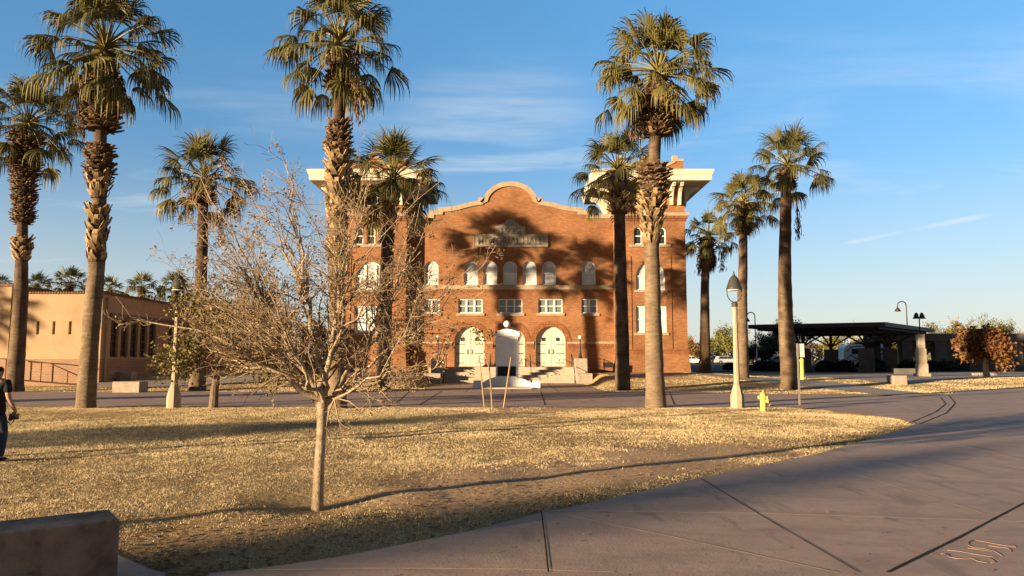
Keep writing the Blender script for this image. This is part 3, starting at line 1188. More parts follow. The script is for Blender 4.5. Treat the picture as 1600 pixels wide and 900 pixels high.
def tower(cx):
    x0, x1 = cx - TW / 2, cx + TW / 2
    y1 = TF + TW
    t = MB()
    w3 = 6.6 * S_
    hs = []
    third = []
    for off in (-18.5, 0, 18.5):
        x = off * S_
        hs.append(shift(arch(w3, hz(382, TF), hz(355, TF) - w3), x))
        third.append((x, w3, hz(382, TF), hz(355, TF)))
    w2 = 22.5 * S_
    hs.append(arch(w2, hz(453, TF), hz(409, TF) - w2, 20))
    w1 = 23.5 * S_
    hs.append(rect(-w1, hz(520, TF), w1, hz(478, TF)))
    w4 = 23 * S_
    hs.append(rect(-w4, hz(322, TF), w4, hz(295, TF)))
    t.holed(rect(-TW / 2, 0.2, TW / 2, soffit_z - 0.002), hs, (cx, TF, 0), UX, UZ, UY, 0.3)
    t.add([(x0, TF, .2), (x0, y1, .2), (x0, y1, soffit_z), (x0, TF, soffit_z), (x1, TF, .2), (x1, y1, .2), (x1, y1, soffit_z), (x1, TF, soffit_z)],
          [(0, 1, 2, 3), (4, 5, 6, 7), (1, 5, 6, 2)])
    tw = t.build('tower', BRICK, hall)
    # battered base
    b = MB()
    zb0, zb1 = 0.3, hz(553, TF)
    e0, e1 = 0.20, 0.05
    for (za, zb_, ea, eb) in ((zb0, zb1, e0, e1),):
        b.add([(x0 - ea, TF - ea, za), (x1 + ea, TF - ea, za), (x1 + ea, y1, za), (x0 - ea, y1, za), (x0 - eb, TF - eb, zb_), (x1 + eb, TF - eb, zb_), (x1 + eb, y1, zb_), (x0 - eb, y1, zb_)],
              [(0, 1, 5, 4), (1, 2, 6, 5), (2, 3, 7, 6), (3, 0, 4, 7), (4, 5, 6, 7)])
    b.build('tower_base', BRICK, tw)

    def hoop(za, zb_, pr, nm, mat, hole=None):
        m = MB()
        m.box((x0 - pr, TF - pr, za), (x1 + pr, TF - 0.003, zb_))
        m.box((x0 - pr, TF - 0.002, za), (x0 - 0.003, y1, zb_))
        m.box((x1 + 0.003, TF - 0.002, za), (x1 + pr, y1, zb_))
        m.build(nm, mat, tw)
    hoop(hz(553, TF), hz(545.5, TF), 0.07, 'brick_course', BRICK_S)
    hoop(hz(338, TF), corn1, 0.26, 'cornice', STONE)
    hoop(hz(341.5, TF), hz(338.2, TF), 0.18, 'cornice_step', BRICK_S)
    hoop(corn0, hz(341.8, TF), 0.09, 'brick_course', BRICK_S)
    # recessed panel frames beside the lower windows
    m = MB()
    for sx in (-1, 1):
        m.box((cx + sx * (w1 + 0.36) - 0.05, TF - 0.05, hz(545, TF)), (cx + sx * (w1 + 0.36) + 0.05, TF - 0.003, hz(400, TF)))
    m.build('brick_pier', BRICK, tw)
    for a in third:
        arch_window(*a, TF, tw, o=cx, glass=GLASS)
    arch_window(0, w2, hz(453, TF), hz(409, TF), TF, tw, o=cx, glass=BLIND, fan=True)
    rect_window(0, w1, hz(520, TF), hz(478, TF), 3, TF, tw, o=cx, glass=BLIND, mw=0.2)
    rect_window(0, w4, hz(322, TF), hz(295, TF), 3, TF, tw, o=cx, glass=GLASS, mw=0.12)
    m = MB()
    m.box((cx - 1.55, TF - 0.10, hz(386, TF)), (cx + 1.55, TF - 0.004, hz(382.2, TF)))
    m.build('sill', STONE, tw)
    m = MB()
    m.box((cx - w2 - .15, TF - 0.10, hz(457, TF)), (cx + w2 + .15, TF - 0.004, hz(453.2, TF)))
    m.build('sill', STONE, tw)
    # raised ornamental brick over the first floor (diamond work)
    # eave: soffit slab + two fascia steps
    e = MB()
    OV = 1.72
    e.box((x0 - OV + 0.10, TF - OV + 0.10, soffit_z), (x1 + OV - 0.10, y1 + OV - 0.1, soffit_z + 0.05))
    mid = soffit_z + (eave_top - soffit_z) * 0.50
    e.box((x0 - OV + 0.06, TF - OV + 0.06, soffit_z + 0.052), (x1 + OV - 0.06, y1 + OV - .06, mid))
    e.add([(x0 - OV + .02, TF - OV + .02, mid + .002), (x1 + OV - .02, TF - OV + .02, mid + .002), (x1 + OV - .02, y1 + OV - .02, mid + .002), (x0 - OV + .02, y1 + OV - .02, mid + .002),
           (x0 - OV - .10, TF - OV - .10, eave_top - 0.08), (x1 + OV + .10, TF - OV - .10, eave_top - 0.08), (x1 + OV + .10, y1 + OV + .10, eave_top - 0.08), (x0 - OV - .10, y1 + OV + .1, eave_top - 0.08),
           (x0 - OV - .10, TF - OV - .10, eave_top), (x1 + OV + .10, TF - OV - .10, eave_top), (x1 + OV + .10, y1 + OV + .10, eave_top), (x0 - OV - .10, y1 + OV + .1, eave_top)],
          [(3, 2, 1, 0), (0, 1, 5, 4), (1, 2, 6, 5), (2, 3, 7, 6), (3, 0, 4, 7), (4, 5, 9, 8), (5, 6, 10, 9), (6, 7, 11, 10), (7, 4, 8, 11), (8, 9, 10, 11)])
    eave = e.build('eave', CREAM, tw)
    prof_b = [(0.0, 0.0), (1.30, 0.0), (1.30, -0.16), (1.18, -0.20), (1.12, -0.30), (0.95, -0.28), (0.80, -0.36), (0.52, -0.62), (0.30, -1.05), (0.22, -1.55), (0.0, -1.55)]
    for off in (0.42, 1.02):
        for sx in (-1, 1):
            m = MB()
            m.prism(prof_b, (cx + sx * (TW / 2 - off), TF - 0.003, soffit_z - 0.003), (0, -1, 0), UZ, (1, 0, 0), -0.11, 0.11)
            m.build('bracket', CREAM, eave)
    for yo in (0.6, 1.3, TW - 1.3, TW - 0.6):
        m = MB()
        m.prism(prof_b, (x0 - 0.003, TF + yo, soffit_z - 0.003), (-1, 0, 0), UZ, (0, 1, 0), -0.11, 0.11)
        m.build('bracket', CREAM, eave)
        m = MB()
        m.prism(prof_b, (x1 + 0.003, TF + yo, soffit_z - 0.003), (1, 0, 0), UZ, (0, 1, 0), -0.11, 0.11)
        m.build('bracket', CREAM, eave)
    # parapet above the eave: dipped between raised corners
    pp = MB()
    h = TW / 2
    zt = hz(249.5, TF)
    ze = eave_top + 0.004
    dip = [(-h, zt), (-h + 0.75, zt), (-h + 0.75, zt - 0.12)]
    for k in range(1, 12):
        a = k / 12
        dip.append((-h + 0.75 + (2 * h - 1.5) * a, zt - 0.25 + (0.55 * (abs(2 * a - 1) ** 2.0) - 0.42 + 1.25 * max(0, 1 - abs(2 * a - 1) * 1.6))))
    dip += [(h - 0.75, zt - 0.12), (h - 0.75, zt), (h, zt)]
    poly = [(-h, ze), (h, ze)] + list(reversed(dip))
    pp.prism(poly, (cx, 0, 0), UX, UZ, UY, TF + 0.02, TF + 0.45)
    pp.prism(poly, (cx, 0, 0), UX, UZ, UY, y1 - 0.45, y1 - 0.02)
    pp.box((x0, TF + .452, ze), (x0 + 0.42, y1 - .452, zt - 0.5))
    pp.box((x1 - 0.42, TF + .452, ze), (x1, y1 - .452, zt - 0.5))
    par = pp.build('parapet', BRICK, tw)
    ribbon(dip, 0.13, TF - 0.04, TF + 0.50, 'coping', STONE, par, o=(cx, 0, 0))
    ml = MB()
    for sx in (-1, 1):
        ml.box((cx + sx * (h - 0.62) - 0.2, TF + .02, zt + 0.065), (cx + sx * (h - 0.62) + 0.2, TF + 0.44, zt + 0.34))
    ml.build('merlon', STONE, par)
    return tw


tower((tx0 + tx1) / 2)
tower((lx0 + lx1) / 2)
# small dark cellar opening at the foot of the gable wall
m = MB()
m.box((hx(941), F - 0.02, hz(574)), (hx(957.5), F - 0.004, hz(566)))
m.build('vent', IRON, hall)

# ------------------------------------------------------------------ steps, cheek blocks, rails, globe lamps
SX0, SX1 = hx(693, 590, 53), hx(898, 590, 53)
NR = 6
st = thing('entrance_steps', (XC, 53, 0), 'wide pale concrete steps leading up to the white arched doors', 'steps')
rise = (FLOOR - 0.02) / NR
YS = 51.9
m = MB()
for i in range(NR):
    ya = YS + i * 0.40
    yb = F - 0.006 if i == NR - 1 else YS + (i + 1) * 0.40
    m.box((SX0, ya, 0.02 if i == 0 else 0.02 + i * rise - 0.03), (SX1, yb if i == NR - 1 else yb + 0.05, 0.02 + (i + 1) * rise - (0.0 if i < NR - 1 else 0.004)), 0.5)
m.build('tread', STEP, st)
m = MB()
m.box((SX0 - 1.2, YS + 2.3, 0.02), (SX0 - 0.01, F - 0.01, FLOOR - 0.05))
m.box((SX1 + 0.01, YS + 2.3, 0.02), (SX1 + 1.2, F - 0.01, FLOOR - 0.05))
m.build('landing', STEP, st)


def block(name, x0, x1, y0, y1, z0, z1, label, mat=CONC, cat='plinth', group=None, bev=0.02):
    m = MB()
    m.box((x0, y0, z0), (x1, y1, z1))
    return tag(m.build(name, mat, bevel=bev), label, cat, group)


G = 'cheek blocks beside the entrance steps'
block('cheek_block', SX0 - 1.18, SX0 - 0.03, YS - 0.9, YS + 0.55, 0, hz(583, YS), 'low concrete block at the foot of the steps, left side', group=G)
block('cheek_block', SX1 + 0.03, SX1 + 1.05, YS - 1.0, YS + 0.5, 0, hz(583, YS), 'low concrete block at the foot of the steps, right side', group=G)
block('lamp_plinth', SX0 - 0.86, SX0 - 0.03, YS + 0.6, YS + 1.9, 0, hz(560, YS + .6), 'upper concrete pedestal carrying the left globe lamp', group=G)
block('lamp_plinth', SX1 + 0.03, SX1 + 0.86, YS + 0.55, YS + 1.9, 0, hz(560, YS + .6), 'upper concrete pedestal carrying the right globe lamp', group=G)
PZ0 = hz(560, YS + .6)
gl = thing('globe_lamp', (SX1 + 0.42, YS + 1.2, PZ0), 'black iron lamp with white globe on the right step pedestal', 'lamp', 'globe lamps flanking the steps')
o = gl.location
m = MB()
m.lathe(o, [(0.17, 0.002), (0.16, 0.06), (0.12, 0.10), (0.10, 0.30), (0.075, 0.42), (0.055, 0.6), (0.04, 1.0), (0.036, 1.28), (0.07, 1.32), (0.09, 1.36)], 16)
m.build('post', IRON, gl, smooth=True)
m = MB()
m.lathe(o, [(0.02, 1.36)] + [(0.145 * math.sin(math.pi * k / 12), 1.50 - 0.145 * math.cos(math.pi * k / 12)) for k in range(1, 12)] + [(0.01, 1.645)], 20)
m.build('globe', GLOBE, gl, smooth=True)
g2 = copy_tree(gl)
g2.location = (SX0 - 0.42, YS + 1.2, PZ0)
g2['label'] = 'black iron lamp with white globe on the left step pedestal'


def rail(x, label, bend=False):
    t = thing('stair_railing', (x, YS, 0), label, 'handrail', 'handrails on the entrance steps')
    m = MB()
    a, b2 = (x, YS - 0.05, 0.95), (x, YS + 2.3, FLOOR + 0.92)
    m.tube([(x, YS - 0.25, 0.7), (x, YS - 0.22, 0.92), a, b2, (x, YS + 2.75, FLOOR + 0.92), (x, YS + 2.8, FLOOR + 0.7)], 0.024, 8)
    m.build('top_rail', IRON, t, smooth=True)
    for (y, zb, zt) in ((YS - 0.05, 0.02, 0.95), (YS + 2.3, FLOOR, FLOOR + 0.92)):
        m = MB()
        m.tube([(x, y, zb), (x, y, zt)], 0.022, 8)
        m.build('post', IRON, t, smooth=True)
    return t


rail(SX0 + 0.1, 'black iron handrail at the left edge of the steps')
rail(SX1 - 0.1, 'black iron handrail at the right edge of the steps')
rail(hx(766, 575, 53), 'black iron handrail left of the white monument')
rail(hx(829, 575, 53), 'black iron handrail right of the white monument')

# ------------------------------------------------------------------ white monument
MD = 43.0
mz = lambda py: at(792, py, MD).z
mx = lambda px, py=560: at(px, py, MD).x
mc = mx(792)
mon = thing('monument', (mc, MD + 0.4, 0.02), 'whitewashed stone monument with dark tablet and white globe before the steps', 'monument')
mon.location.z = 0.0
m = MB()
m.box((mx(774.5), MD, mz(592)), (mx(810), MD + 0.8, mz(526.2)))
shaft = m.build('shaft', WHITE_W, mon, bevel=0.03)
m = MB()
m.box((mx(779), MD - 0.035, mz(571.5)), (mx(805), MD - 0.003, mz(530)))
m.build('panel', WHITE_W, shaft, bevel=0.02)
m = MB()
m.box((mx(783), MD - 0.055, mz(568)), (mx(801), MD - 0.036, mz(534)))
m.build('inner_panel', WHITE_W, shaft)
m = MB()
capp = [(mx(772.5), mz(526)), (mx(812), mz(526)), (mx(812), mz(518.5)), (mx(800), mz(515)), (mx(792), mz(513.6)), (mx(784), mz(515)), (mx(772.5), mz(518.5))]
m.prism(capp, (0, 0, 0), UX, UZ, UY, MD - 0.08, MD + 0.88)
m.build('cap', WHITE_W, mon, bevel=0.02)
m = MB()
m.box((mx(777.5), MD - 0.03, mz(588)), (mx(806), MD - 0.003, mz(572.5)))
m.build('tablet', M('black_granite', (0.012, 0.012, 0.013), None, 8, 0.3), mon)
m = MB()
base = [(mx(741), 0.02), (mx(843), 0.02), (mx(843), mz(595)), (mx(833), mz(595)), (mx(832), mz(599)), (mx(820), mz(592.5)), (mx(812), mz(590)), (mx(806), mz(587.6)), (mx(778), mz(587.6)), (mx(772), mz(590)), (mx(763), mz(592.5)), (mx(752), mz(599)), (mx(751), mz(595)), (mx(741), mz(595))]
m.prism(base, (0, 0, 0), UX, UZ, UY, MD - 0.25, MD + 1.05)
m.build('base', WHITE_W, mon, bevel=0.03)
for a, b2 in ((740.4, 752), (832, 843.6)):
    m = MB()
    m.box((mx(a) - .002, MD - 0.5, 0.022), (mx(b2) + .002, MD - 0.252, mz(594.5)))
    m.build('end_pier', WHITE_W, mon, bevel=0.02)
m = MB()
m.tube([(mc, MD + 0.4, mz(514.4)), (mc, MD + 0.4, mz(510))], 0.09, 12)
m.build('stem', IRON, mon, smooth=True)
m = MB()
zc, rg = mz(506), 5.6 * MD / FPX
m.lathe((mc, MD + 0.4, zc), [(0.02, -rg)] + [(rg * math.sin(math.pi * k / 14), -rg * math.cos(math.pi * k / 14)) for k in range(1, 14)] + [(0.01, rg)], 24)
m.build('globe', GLOBE, mon, smooth=True)
m = MB()
m.box((mx(757), MD - 1.6, 0.022), (mx(829), MD - 0.52, 0.11))
tag(m.build('stone_slab', STEP, bevel=0.015), 'low pale slab lying in front of the white monument', 'slab')

# ------------------------------------------------------------------ palms
GA = math.pi * (3 - math.sqrt(5))


def frond(mb_, c, az, el, Lp, Lb, droop, v, nl=26, r=random):
    d0 = Vector((math.cos(el) * math.cos(az), math.cos(el) * math.sin(az), math.sin(el)))
    sag = (0.10 + 0.22 * r.random()) * Lp * (1 if el < 1.1 else 0.3)
    pts = [c + d0 * (Lp * t) + Vector((0, 0, -sag * t * t)) for t in (0, 0.33, 0.66, 1.0)]
    mb_.tube(pts, [0.045, 0.03, 0.022, 0.016], 4, False, min(1, v + 0.35))
    d = (pts[-1] - pts[-2]).normalized()
    up = Vector((0, 0, 1))
    s_ = d.cross(up)
    s_ = s_.normalized() if s_.length > 0.05 else Vector((math.sin(az), -math.cos(az), 0))
    tw = r.uniform(-0.6, 0.6)
    n = s_.cross(d)
    s_ = (s_ * math.cos(tw) + n * math.sin(tw)).normalized()
    n = s_.cross(d).normalized()
    hub = pts[-1]
    span = math.radians(r.uniform(78, 108))
    down = Vector((0, 0, -1))
    ts = (0.0, 0.25, 0.5, 0.62, 0.80, 1.0)
    for i in range(nl):
        ph = -span + 2 * span * (i + 0.5) / nl
        cup = 0.12 - 0.42 * math.sin(ph) ** 2
        dr = (d * math.cos(ph) + s_ * math.sin(ph) + n * cup).normalized()
        tang = (-d * math.sin(ph) + s_ * math.cos(ph)).normalized()
        ln = Lb * (0.70 + 0.30 * math.cos(ph * 0.8)) * r.uniform(0.82, 1.14)
        dth = 2 * span / nl
        wmax = max(0.035, dth * ln * 0.46)
        p = hub.copy()
        L_, R_ = [], []
        fold = 0.4 if i % 2 else -0.4
        dro = droop * r.uniform(0.75, 1.3)
        for j, t in enumerate(ts):
            if j:
                k = max(0.0, min(0.96, (t - 0.40) * 1.9 * dro + 0.05 * dro * t))
                dd = (dr * (1 - k) + down * k).normalized()
                p = p + dd * ln * (t - ts[j - 1])
            w = wmax * (0.10, 0.56, 1.0, 0.66, 0.42, 0.12)[j] * 0.5
            tv = tang + n * fold
            L_.append(p + tv * w)
            R_.append(p - tv * w)
        m_ = len(ts)
        vv = [min(1, max(0, v + r.uniform(-0.12, 0.12) + 0.34 * max(0, t - 0.55))) for t in ts]
        mb_.add(L_ + R_, [(j, j + 1, m_ + j + 1, m_ + j) for j in range(m_ - 1)], vv + vv)


def palm(name, label, base, axis, zones, crown_c, R, nf=52, seed=1, stalk=None, lo_el=-40, vshift=0.0, group='fan palms', flare=1.12, detail=1.0, skirt=False, vtrunk=(0.9, 0.2), upright=0.0, droop=1.0, sink=0.06):
    """axis: [(x, z, width)] up the trunk in the plane y = base.y; zones: [(z0, z1, w0, w1, kind)]"""
    r = random.Random(seed)
    D = base.y
    root = thing(name, (base.x, D, base.z), label, 'palm tree', group)
    ax = sorted(axis, key=lambda a: a[1])

    def axis_at(z):
        for i in range(len(ax) - 1):
            if z <= ax[i + 1][1] or i == len(ax) - 2:
                t = (z - ax[i][1]) / max(1e-6, ax[i + 1][1] - ax[i][1])
                t = max(0, min(1.2, t))
                return ax[i][0] + (ax[i + 1][0] - ax[i][0]) * t, ax[i][2] + (ax[i + 1][2] - ax[i][2]) * t
    z0, z1 = base.z - sink, ax[-1][1]
    nr = max(10, int((z1 - z0) / 0.22))
    ns = 18
    vs, fs, cs = [], [], []
    for i in range(nr + 1):
        z = z0 + (z1 - z0) * i / nr
        x, w = axis_at(z)
        rr = w / 2
        h = z - base.z
        rr *= 1 + (flare - 1) * math.exp(-max(0, h) / 0.35)
        ring = 1 + 0.025 * r.uniform(-1, 1)
        yo = D + 0.05 * math.sin(z * 0.7 + seed)
        rb = r.uniform(-.16, .16)
        vz = rb + vtrunk[0] + (vtrunk[1] - vtrunk[0]) * sstep(0.15, 0.75, (z - z0) / (z1 - z0))
        for k in range(ns):
            a = 2 * math.pi * k / ns
            q = rr * ring * (1 + 0.05 * noise.noise((math.cos(a) * 1.5 + seed, math.sin(a) * 1.5, z * 0.8)) + 0.02 * r.uniform(-1, 1))
            vs.append((x + q * math.cos(a), yo + q * math.sin(a), z))
            cs.append(max(0, min(1, vz + 0.55 * noise.noise((math.cos(a) + seed, math.sin(a), z * 2.2)) + 0.25 * noise.noise((math.cos(a) * 3 + seed, math.sin(a) * 3, z * 0.6)) + r.uniform(-0.06, 0.06))))
    for i in range(nr):
        for k in range(ns):
            fs.append((i * ns + k, i * ns + (k + 1) % ns, (i + 1) * ns + (k + 1) % ns, (i + 1) * ns + k))
    fs.append(tuple(range(nr * ns, (nr + 1) * ns)))
    m = MB()
    m.add(vs, fs, cs)
    m.build('trunk', TRUNK, root, smooth=True)
    # leaf bases
    if zones:
        zones = sorted(zones)
        b = None
        last = -99
        for (za, zb, wa, wb, kind) in zones:
            if b is None or za - last > 0.25:
                if b is not None:
                    b.build('leaf_bases', BOOT, root)
                b = MB()
            last = zb
            dz = (0.115 if kind == 'dark' else 0.16) / detail
            rows = max(2, int((zb - za) / dz))
            for i in range(rows):
                z = za + (zb - za) * (i + 0.5) / rows
                x, w = axis_at(z)
                wide = wa + (wb - wa) * (i / rows)
                wide *= 1 + 0.18 * noise.noise((z * 1.7, seed * 3.1, 0))
                rt = w / 2
                ro = max(rt + 0.03, wide / 2)
                per = max(7, int((2 * math.pi * ro / 0.19) * detail))
                for k in range(per):
                    if kind == 'light' and r.random() < 0.12:
                        continue
                    a = 2 * math.pi * (k + 0.5 * (i % 2)) / per + r.uniform(-0.12, 0.12)
                    e = Vector((math.cos(a), math.sin(a), 0))
                    s_ = Vector((-math.sin(a), math.cos(a), 0))
                    if kind == 'dark':
                        up = r.uniform(-0.10, 0.16)
                        v0 = r.choice((0.0, 0.04, 0.08, 0.14, 0.2, 0.34))  # brown tone also carries the shade under the boot tops
                        ww = r.uniform(0.10, 0.17)
                        lean = r.uniform(-.08, .08)
                    else:
                        up = r.uniform(0.16, 0.34)
                        v0 = r.uniform(0.2, 1.0)
                        ww = r.uniform(0.13, 0.20)
                        lean = r.choice((-1, 1)) * r.uniform(0.06, 0.14)
                    zj = z + r.uniform(-0.04, 0.04)
                    p0 = Vector((x, D, zj - 0.05)) + e * (rt - 0.03)
                    p2 = Vector((x, D, zj + up)) + e * (ro * r.uniform(0.80, 1.2)) + s_ * lean
                    p1 = p0.lerp(p2, 0.5) + e * 0.03 + Vector((0, 0, -0.03 if kind == 'dark' else 0.0))
                    th = 0.022
                    nrm = Vector((0, 0, 1)) * 0.75 - e * 0.3
                    q = []
                    for pp, wk in ((p0, 1.1), (p1, 1.0), (p2, 0.62)):
                        q += [pp + s_ * ww * wk / 2 + nrm * th, pp - s_ * ww * wk / 2 + nrm * th, pp - s_ * ww * wk / 2 - nrm * th, pp + s_ * ww * wk / 2 - nrm * th]
                    f = []
                    for j in (0, 4):
                        f += [(j + g, j + (g + 1) % 4, j + 4 + (g + 1) % 4, j + 4 + g) for g in range(4)]
                    f.append((8, 9, 10, 11))
                    b.add(q, f, [v0 * 0.5] * 4 + [v0] * 4 + [min(1, v0 + 0.28)] * 4)
            # dense core so that no light leaks between the leaf bases
            core = []
            rad = []
            for i in range(7):
                z = za + (zb - za) * i / 6
                x, w = axis_at(z)
                core.append((x, D, z))
                rad.append(max(w / 2 + 0.01, (wa + (wb - wa) * i / 6) / 2 * (0.72 if kind == 'dark' else 0.70)))
            b.tube(core, rad, 14, True, 0.03 if kind == 'dark' else 0.10)  # near-black tone paints the shade in the gaps
        b.build('leaf_bases', BOOT, root)
    # crown
    c = Vector(crown_c)
    m = MB()
    foot = Vector((ax[-1][0], D, ax[-1][1]))
    nl = 26 if detail >= 1 else 16
    nf = int(nf * 1.02)
    for i in range(nf):
        t = (i + 0.5) / nf
        el = math.radians(86 - (86 - lo_el) * t ** 0.88 + r.uniform(-10, 10))
        az = i * GA + r.uniform(-0.35, 0.35)
        Lp = R * r.uniform(0.48, 0.80) * (0.62 + 0.38 * math.cos(el))
        Lb = R * r.uniform(0.40, 0.54)
        org = foot + (c - foot) * (1 - t) * 0.55 + Vector((math.cos(az), math.sin(az), 0)) * 0.08
        dp = (0.45 + 0.85 * t ** 0.6 + r.uniform(-0.2, 0.3)) * droop * 0.9
        if upright and el > 0.5:
            dp *= (1 - upright)
        v = 0.20 + 0.16 * r.random() + (0.30 * r.random() if t > 0.72 else 0) + vshift
        frond(m, org, az, el, Lp, Lb, dp, v, nl, r)
    m.build('crown', FROND, root)
    if skirt:
        s2 = MB()
        for i in range(46):
            az = i * GA
            frond(s2, foot + Vector((0, 0, -0.1 - 1.0 * (i / 46))), az, math.radians(r.uniform(-72, -52)), R * 0.32, R * 0.42, 1.6, 0.02, 16, r)
        s2.build('dead_fronds', BOOT, root)
    if stalk:
        for (sx, sz0, sz1, sw) in stalk:
            m = MB()
            side = 1 if sx > ax[-1][0] else -1
            yy = D - 0.25
            top_ = Vector((ax[-1][0] + side * 0.15, yy, ax[-1][1] - 0.1))
            pts = [top_, Vector((ax[-1][0] + (sx - ax[-1][0]) * 0.7, yy, sz0 + (top_.z - sz0) * 0.65)), Vector((sx, yy, sz0)), Vector((sx + 0.02, yy, sz1))]
            m.tube(pts, [0.03, 0.024, 0.02, 0.01], 6)
            for k in range(int(60 * max(0.6, (sz0 - sz1)))):
                z = sz0 + (sz1 - sz0) * r.random()
                p = Vector((sx + r.gauss(0, sw * 0.42), yy + r.gauss(0, sw * 0.42), z))
                q = p + Vector((r.uniform(-.05, .05), r.uniform(-.05, .05), -r.uniform(0.08, 0.30)))
                m.tube([p, p.lerp(q, .5) + Vector((r.uniform(-.03, .03), 0, 0)), q], [0.014, 0.024, 0.008], 4)
            m.build('fruit_stalk', SEED, root)
    return root


def pal(name, label, basepx, axpx, zonespx, crownpx, Rpx, stalkpx=None, base=None, **k):
    b = base or gp(*basepx)
    D = b.y
    sc = D / FPX
    A = lambda p: at(p[0], p[1], D)
    axis = [(b.x, b.z, axpx[0][2] * sc * .90)] + [(A(p).x, A(p).z, p[2] * sc * .90) for p in axpx[1:]]
    zones = [(A((800, z[1])).z, A((800, z[0])).z, z[3] * sc, z[2] * sc, z[4]) for z in zonespx]
    c = A(crownpx)
    stalk = [(A((s[0], s[1])).x, A((s[0], s[1])).z, A((s[0], s[2])).z, s[3] * sc) for s in (stalkpx or [])]
    return palm(name, label, b, axis, zones, c, Rpx * sc, stalk=stalk, **k)


GP = 'tall fan palms around the hall lawn'
pal('fan_palm', 'fan palm at the left edge with a long dark skirt of leaf bases', (24, 612.4), [(24, 612.4, 27), (32, 450, 22), (36, 350, 17), (40, 225, 20), (44, 195, 16)],
    [(208, 348, 50, 32, 'dark'), (374, 408, 34, 24, 'light')], (45, 178), 88, seed=11, nf=54, lo_el=-42, group=GP, vtrunk=(0.45, 0.15))
pal('fan_palm', 'tall palm left of the stucco school corner, its crown cut by the picture top', (134, 638), [(134, 638, 30), (150, 430, 27), (157, 225, 20), (162, 110, 24), (165, 85, 22)],
    [(92, 138, 42, 58, 'dark'), (138, 203, 60, 58, 'dark'), (226, 272, 50, 46, 'dark'), (272, 310, 40, 32, 'light'), (326, 410, 34, 27, 'light')],
    (166, 48), 118, seed=22, nf=60, lo_el=-48, group=GP, vtrunk=(0.95, 0.35), stalkpx=[(134, 150, 212, 9)])
pal('fan_palm', 'slim palm with small crown and a seed cluster hanging right, left of bare tree', (308, 610), [(308, 610, 27), (314, 440, 20), (317, 318, 17), (318, 285, 18)],
    [(280, 318, 34, 40, 'dark')], (322, 258), 80, seed=33, nf=44, lo_el=-30, group=GP, stalkpx=[(349, 332, 384, 8)], upright=0.5, vtrunk=(0.6, 0.05), vshift=-0.04)
pal('fan_palm', 'tall palm standing behind the bare tree, with a dead flower stalk hanging', (527, 638), [(527, 638, 31), (526, 430, 27), (529, 195, 20), (531, 95, 22), (531, 78, 22)],
    [(76, 136, 40, 50, 'dark'), (190, 236, 34, 50, 'dark'), (236, 420, 46, 30, 'light')], (531, 34), 112, seed=44, nf=60, lo_el=-48, group=GP, stalkpx=[(560, 70, 195, 13)], vtrunk=(0.9, 0.25), vshift=0.03)
pal('fan_palm', 'palm with dark crown in front of the left brick tower', (598, 610), [(598, 610, 26), (604, 420, 23), (611, 300, 22), (613, 285, 20)],
    [(288, 350, 30, 26, 'light')], (616, 262), 84, seed=55, nf=52, lo_el=-38, group=GP, upright=0.6, vshift=-0.05, vtrunk=(0.7, 0.1))
pal('fan_palm', 'palm with chunky leaf base collar standing left of the right tower', (973, 610), [(973, 610, 26), (970, 430, 22), (968, 335, 19), (967, 272, 20)],
    [(268, 290, 26, 40, 'dark'), (290, 334, 42, 38, 'light')], (963, 252), 76, seed=66, nf=46, lo_el=-35, group=GP, upright=0.3, vtrunk=(0.35, 0.15), droop=1.1)
pal('fan_palm', 'tallest palm right of centre, pale criss-cross leaf bases over the right tower', (1025, 637), [(1025, 637, 34), (1020, 500, 29), (1018, 385, 25), (1023, 240, 21), (1026, 150, 24), (1028, 122, 22)],
    [(126, 150, 36, 46, 'dark'), (150, 212, 70, 46, 'dark'), (258, 310, 52, 50, 'dark'), (310, 384, 48, 34, 'light')], (1029, 88), 106, seed=77, nf=58, lo_el=-44, group=GP,
    stalkpx=[(989, 140, 215, 11)], vtrunk=(0.95, 0.35), vshift=0.06)
pal('fan_palm', 'dark shaded palm with hanging seed clusters just right of the hall', (1102, 583), [(1102, 583, 20), (1101, 450, 14), (1103, 405, 14), (1105, 372, 15)],
    [(372, 404, 30, 26, 'dark')], (1108, 356), 46, seed=88, nf=38, lo_el=-40, group=GP, skirt=True, stalkpx=[(1126, 395, 424, 7), (1091, 400, 430, 5)], detail=0.9, vshift=-0.12, vtrunk=(0.2, 0.05))
pal('fan_palm', 'yellowish palm with thick brown skirt, left of the two right palms', (1160, 590), [(1160, 590, 21), (1160, 470, 17), (1161, 366, 14), (1163, 318, 16)],
    [(320, 366, 32, 28, 'dark')], (1163, 305), 56, seed=99, nf=44, lo_el=-42, group=GP, upright=0.3, vshift=0.16, vtrunk=(0.6, 0.2))
pal('fan_palm', 'palm at far right with a thick dark trunk and one drooping frond', (1233, 608), [(1233, 608, 28), (1228, 500, 25), (1226, 400, 21), (1228, 295, 18), (1230, 262, 18)],
    [(262, 296, 26, 32, 'dark')], (1232, 244), 70, seed=111, nf=42, lo_el=-34, group=GP, upright=0.35, stalkpx=[(1243, 325, 372, 5)], vtrunk=(0.5, 0.1))

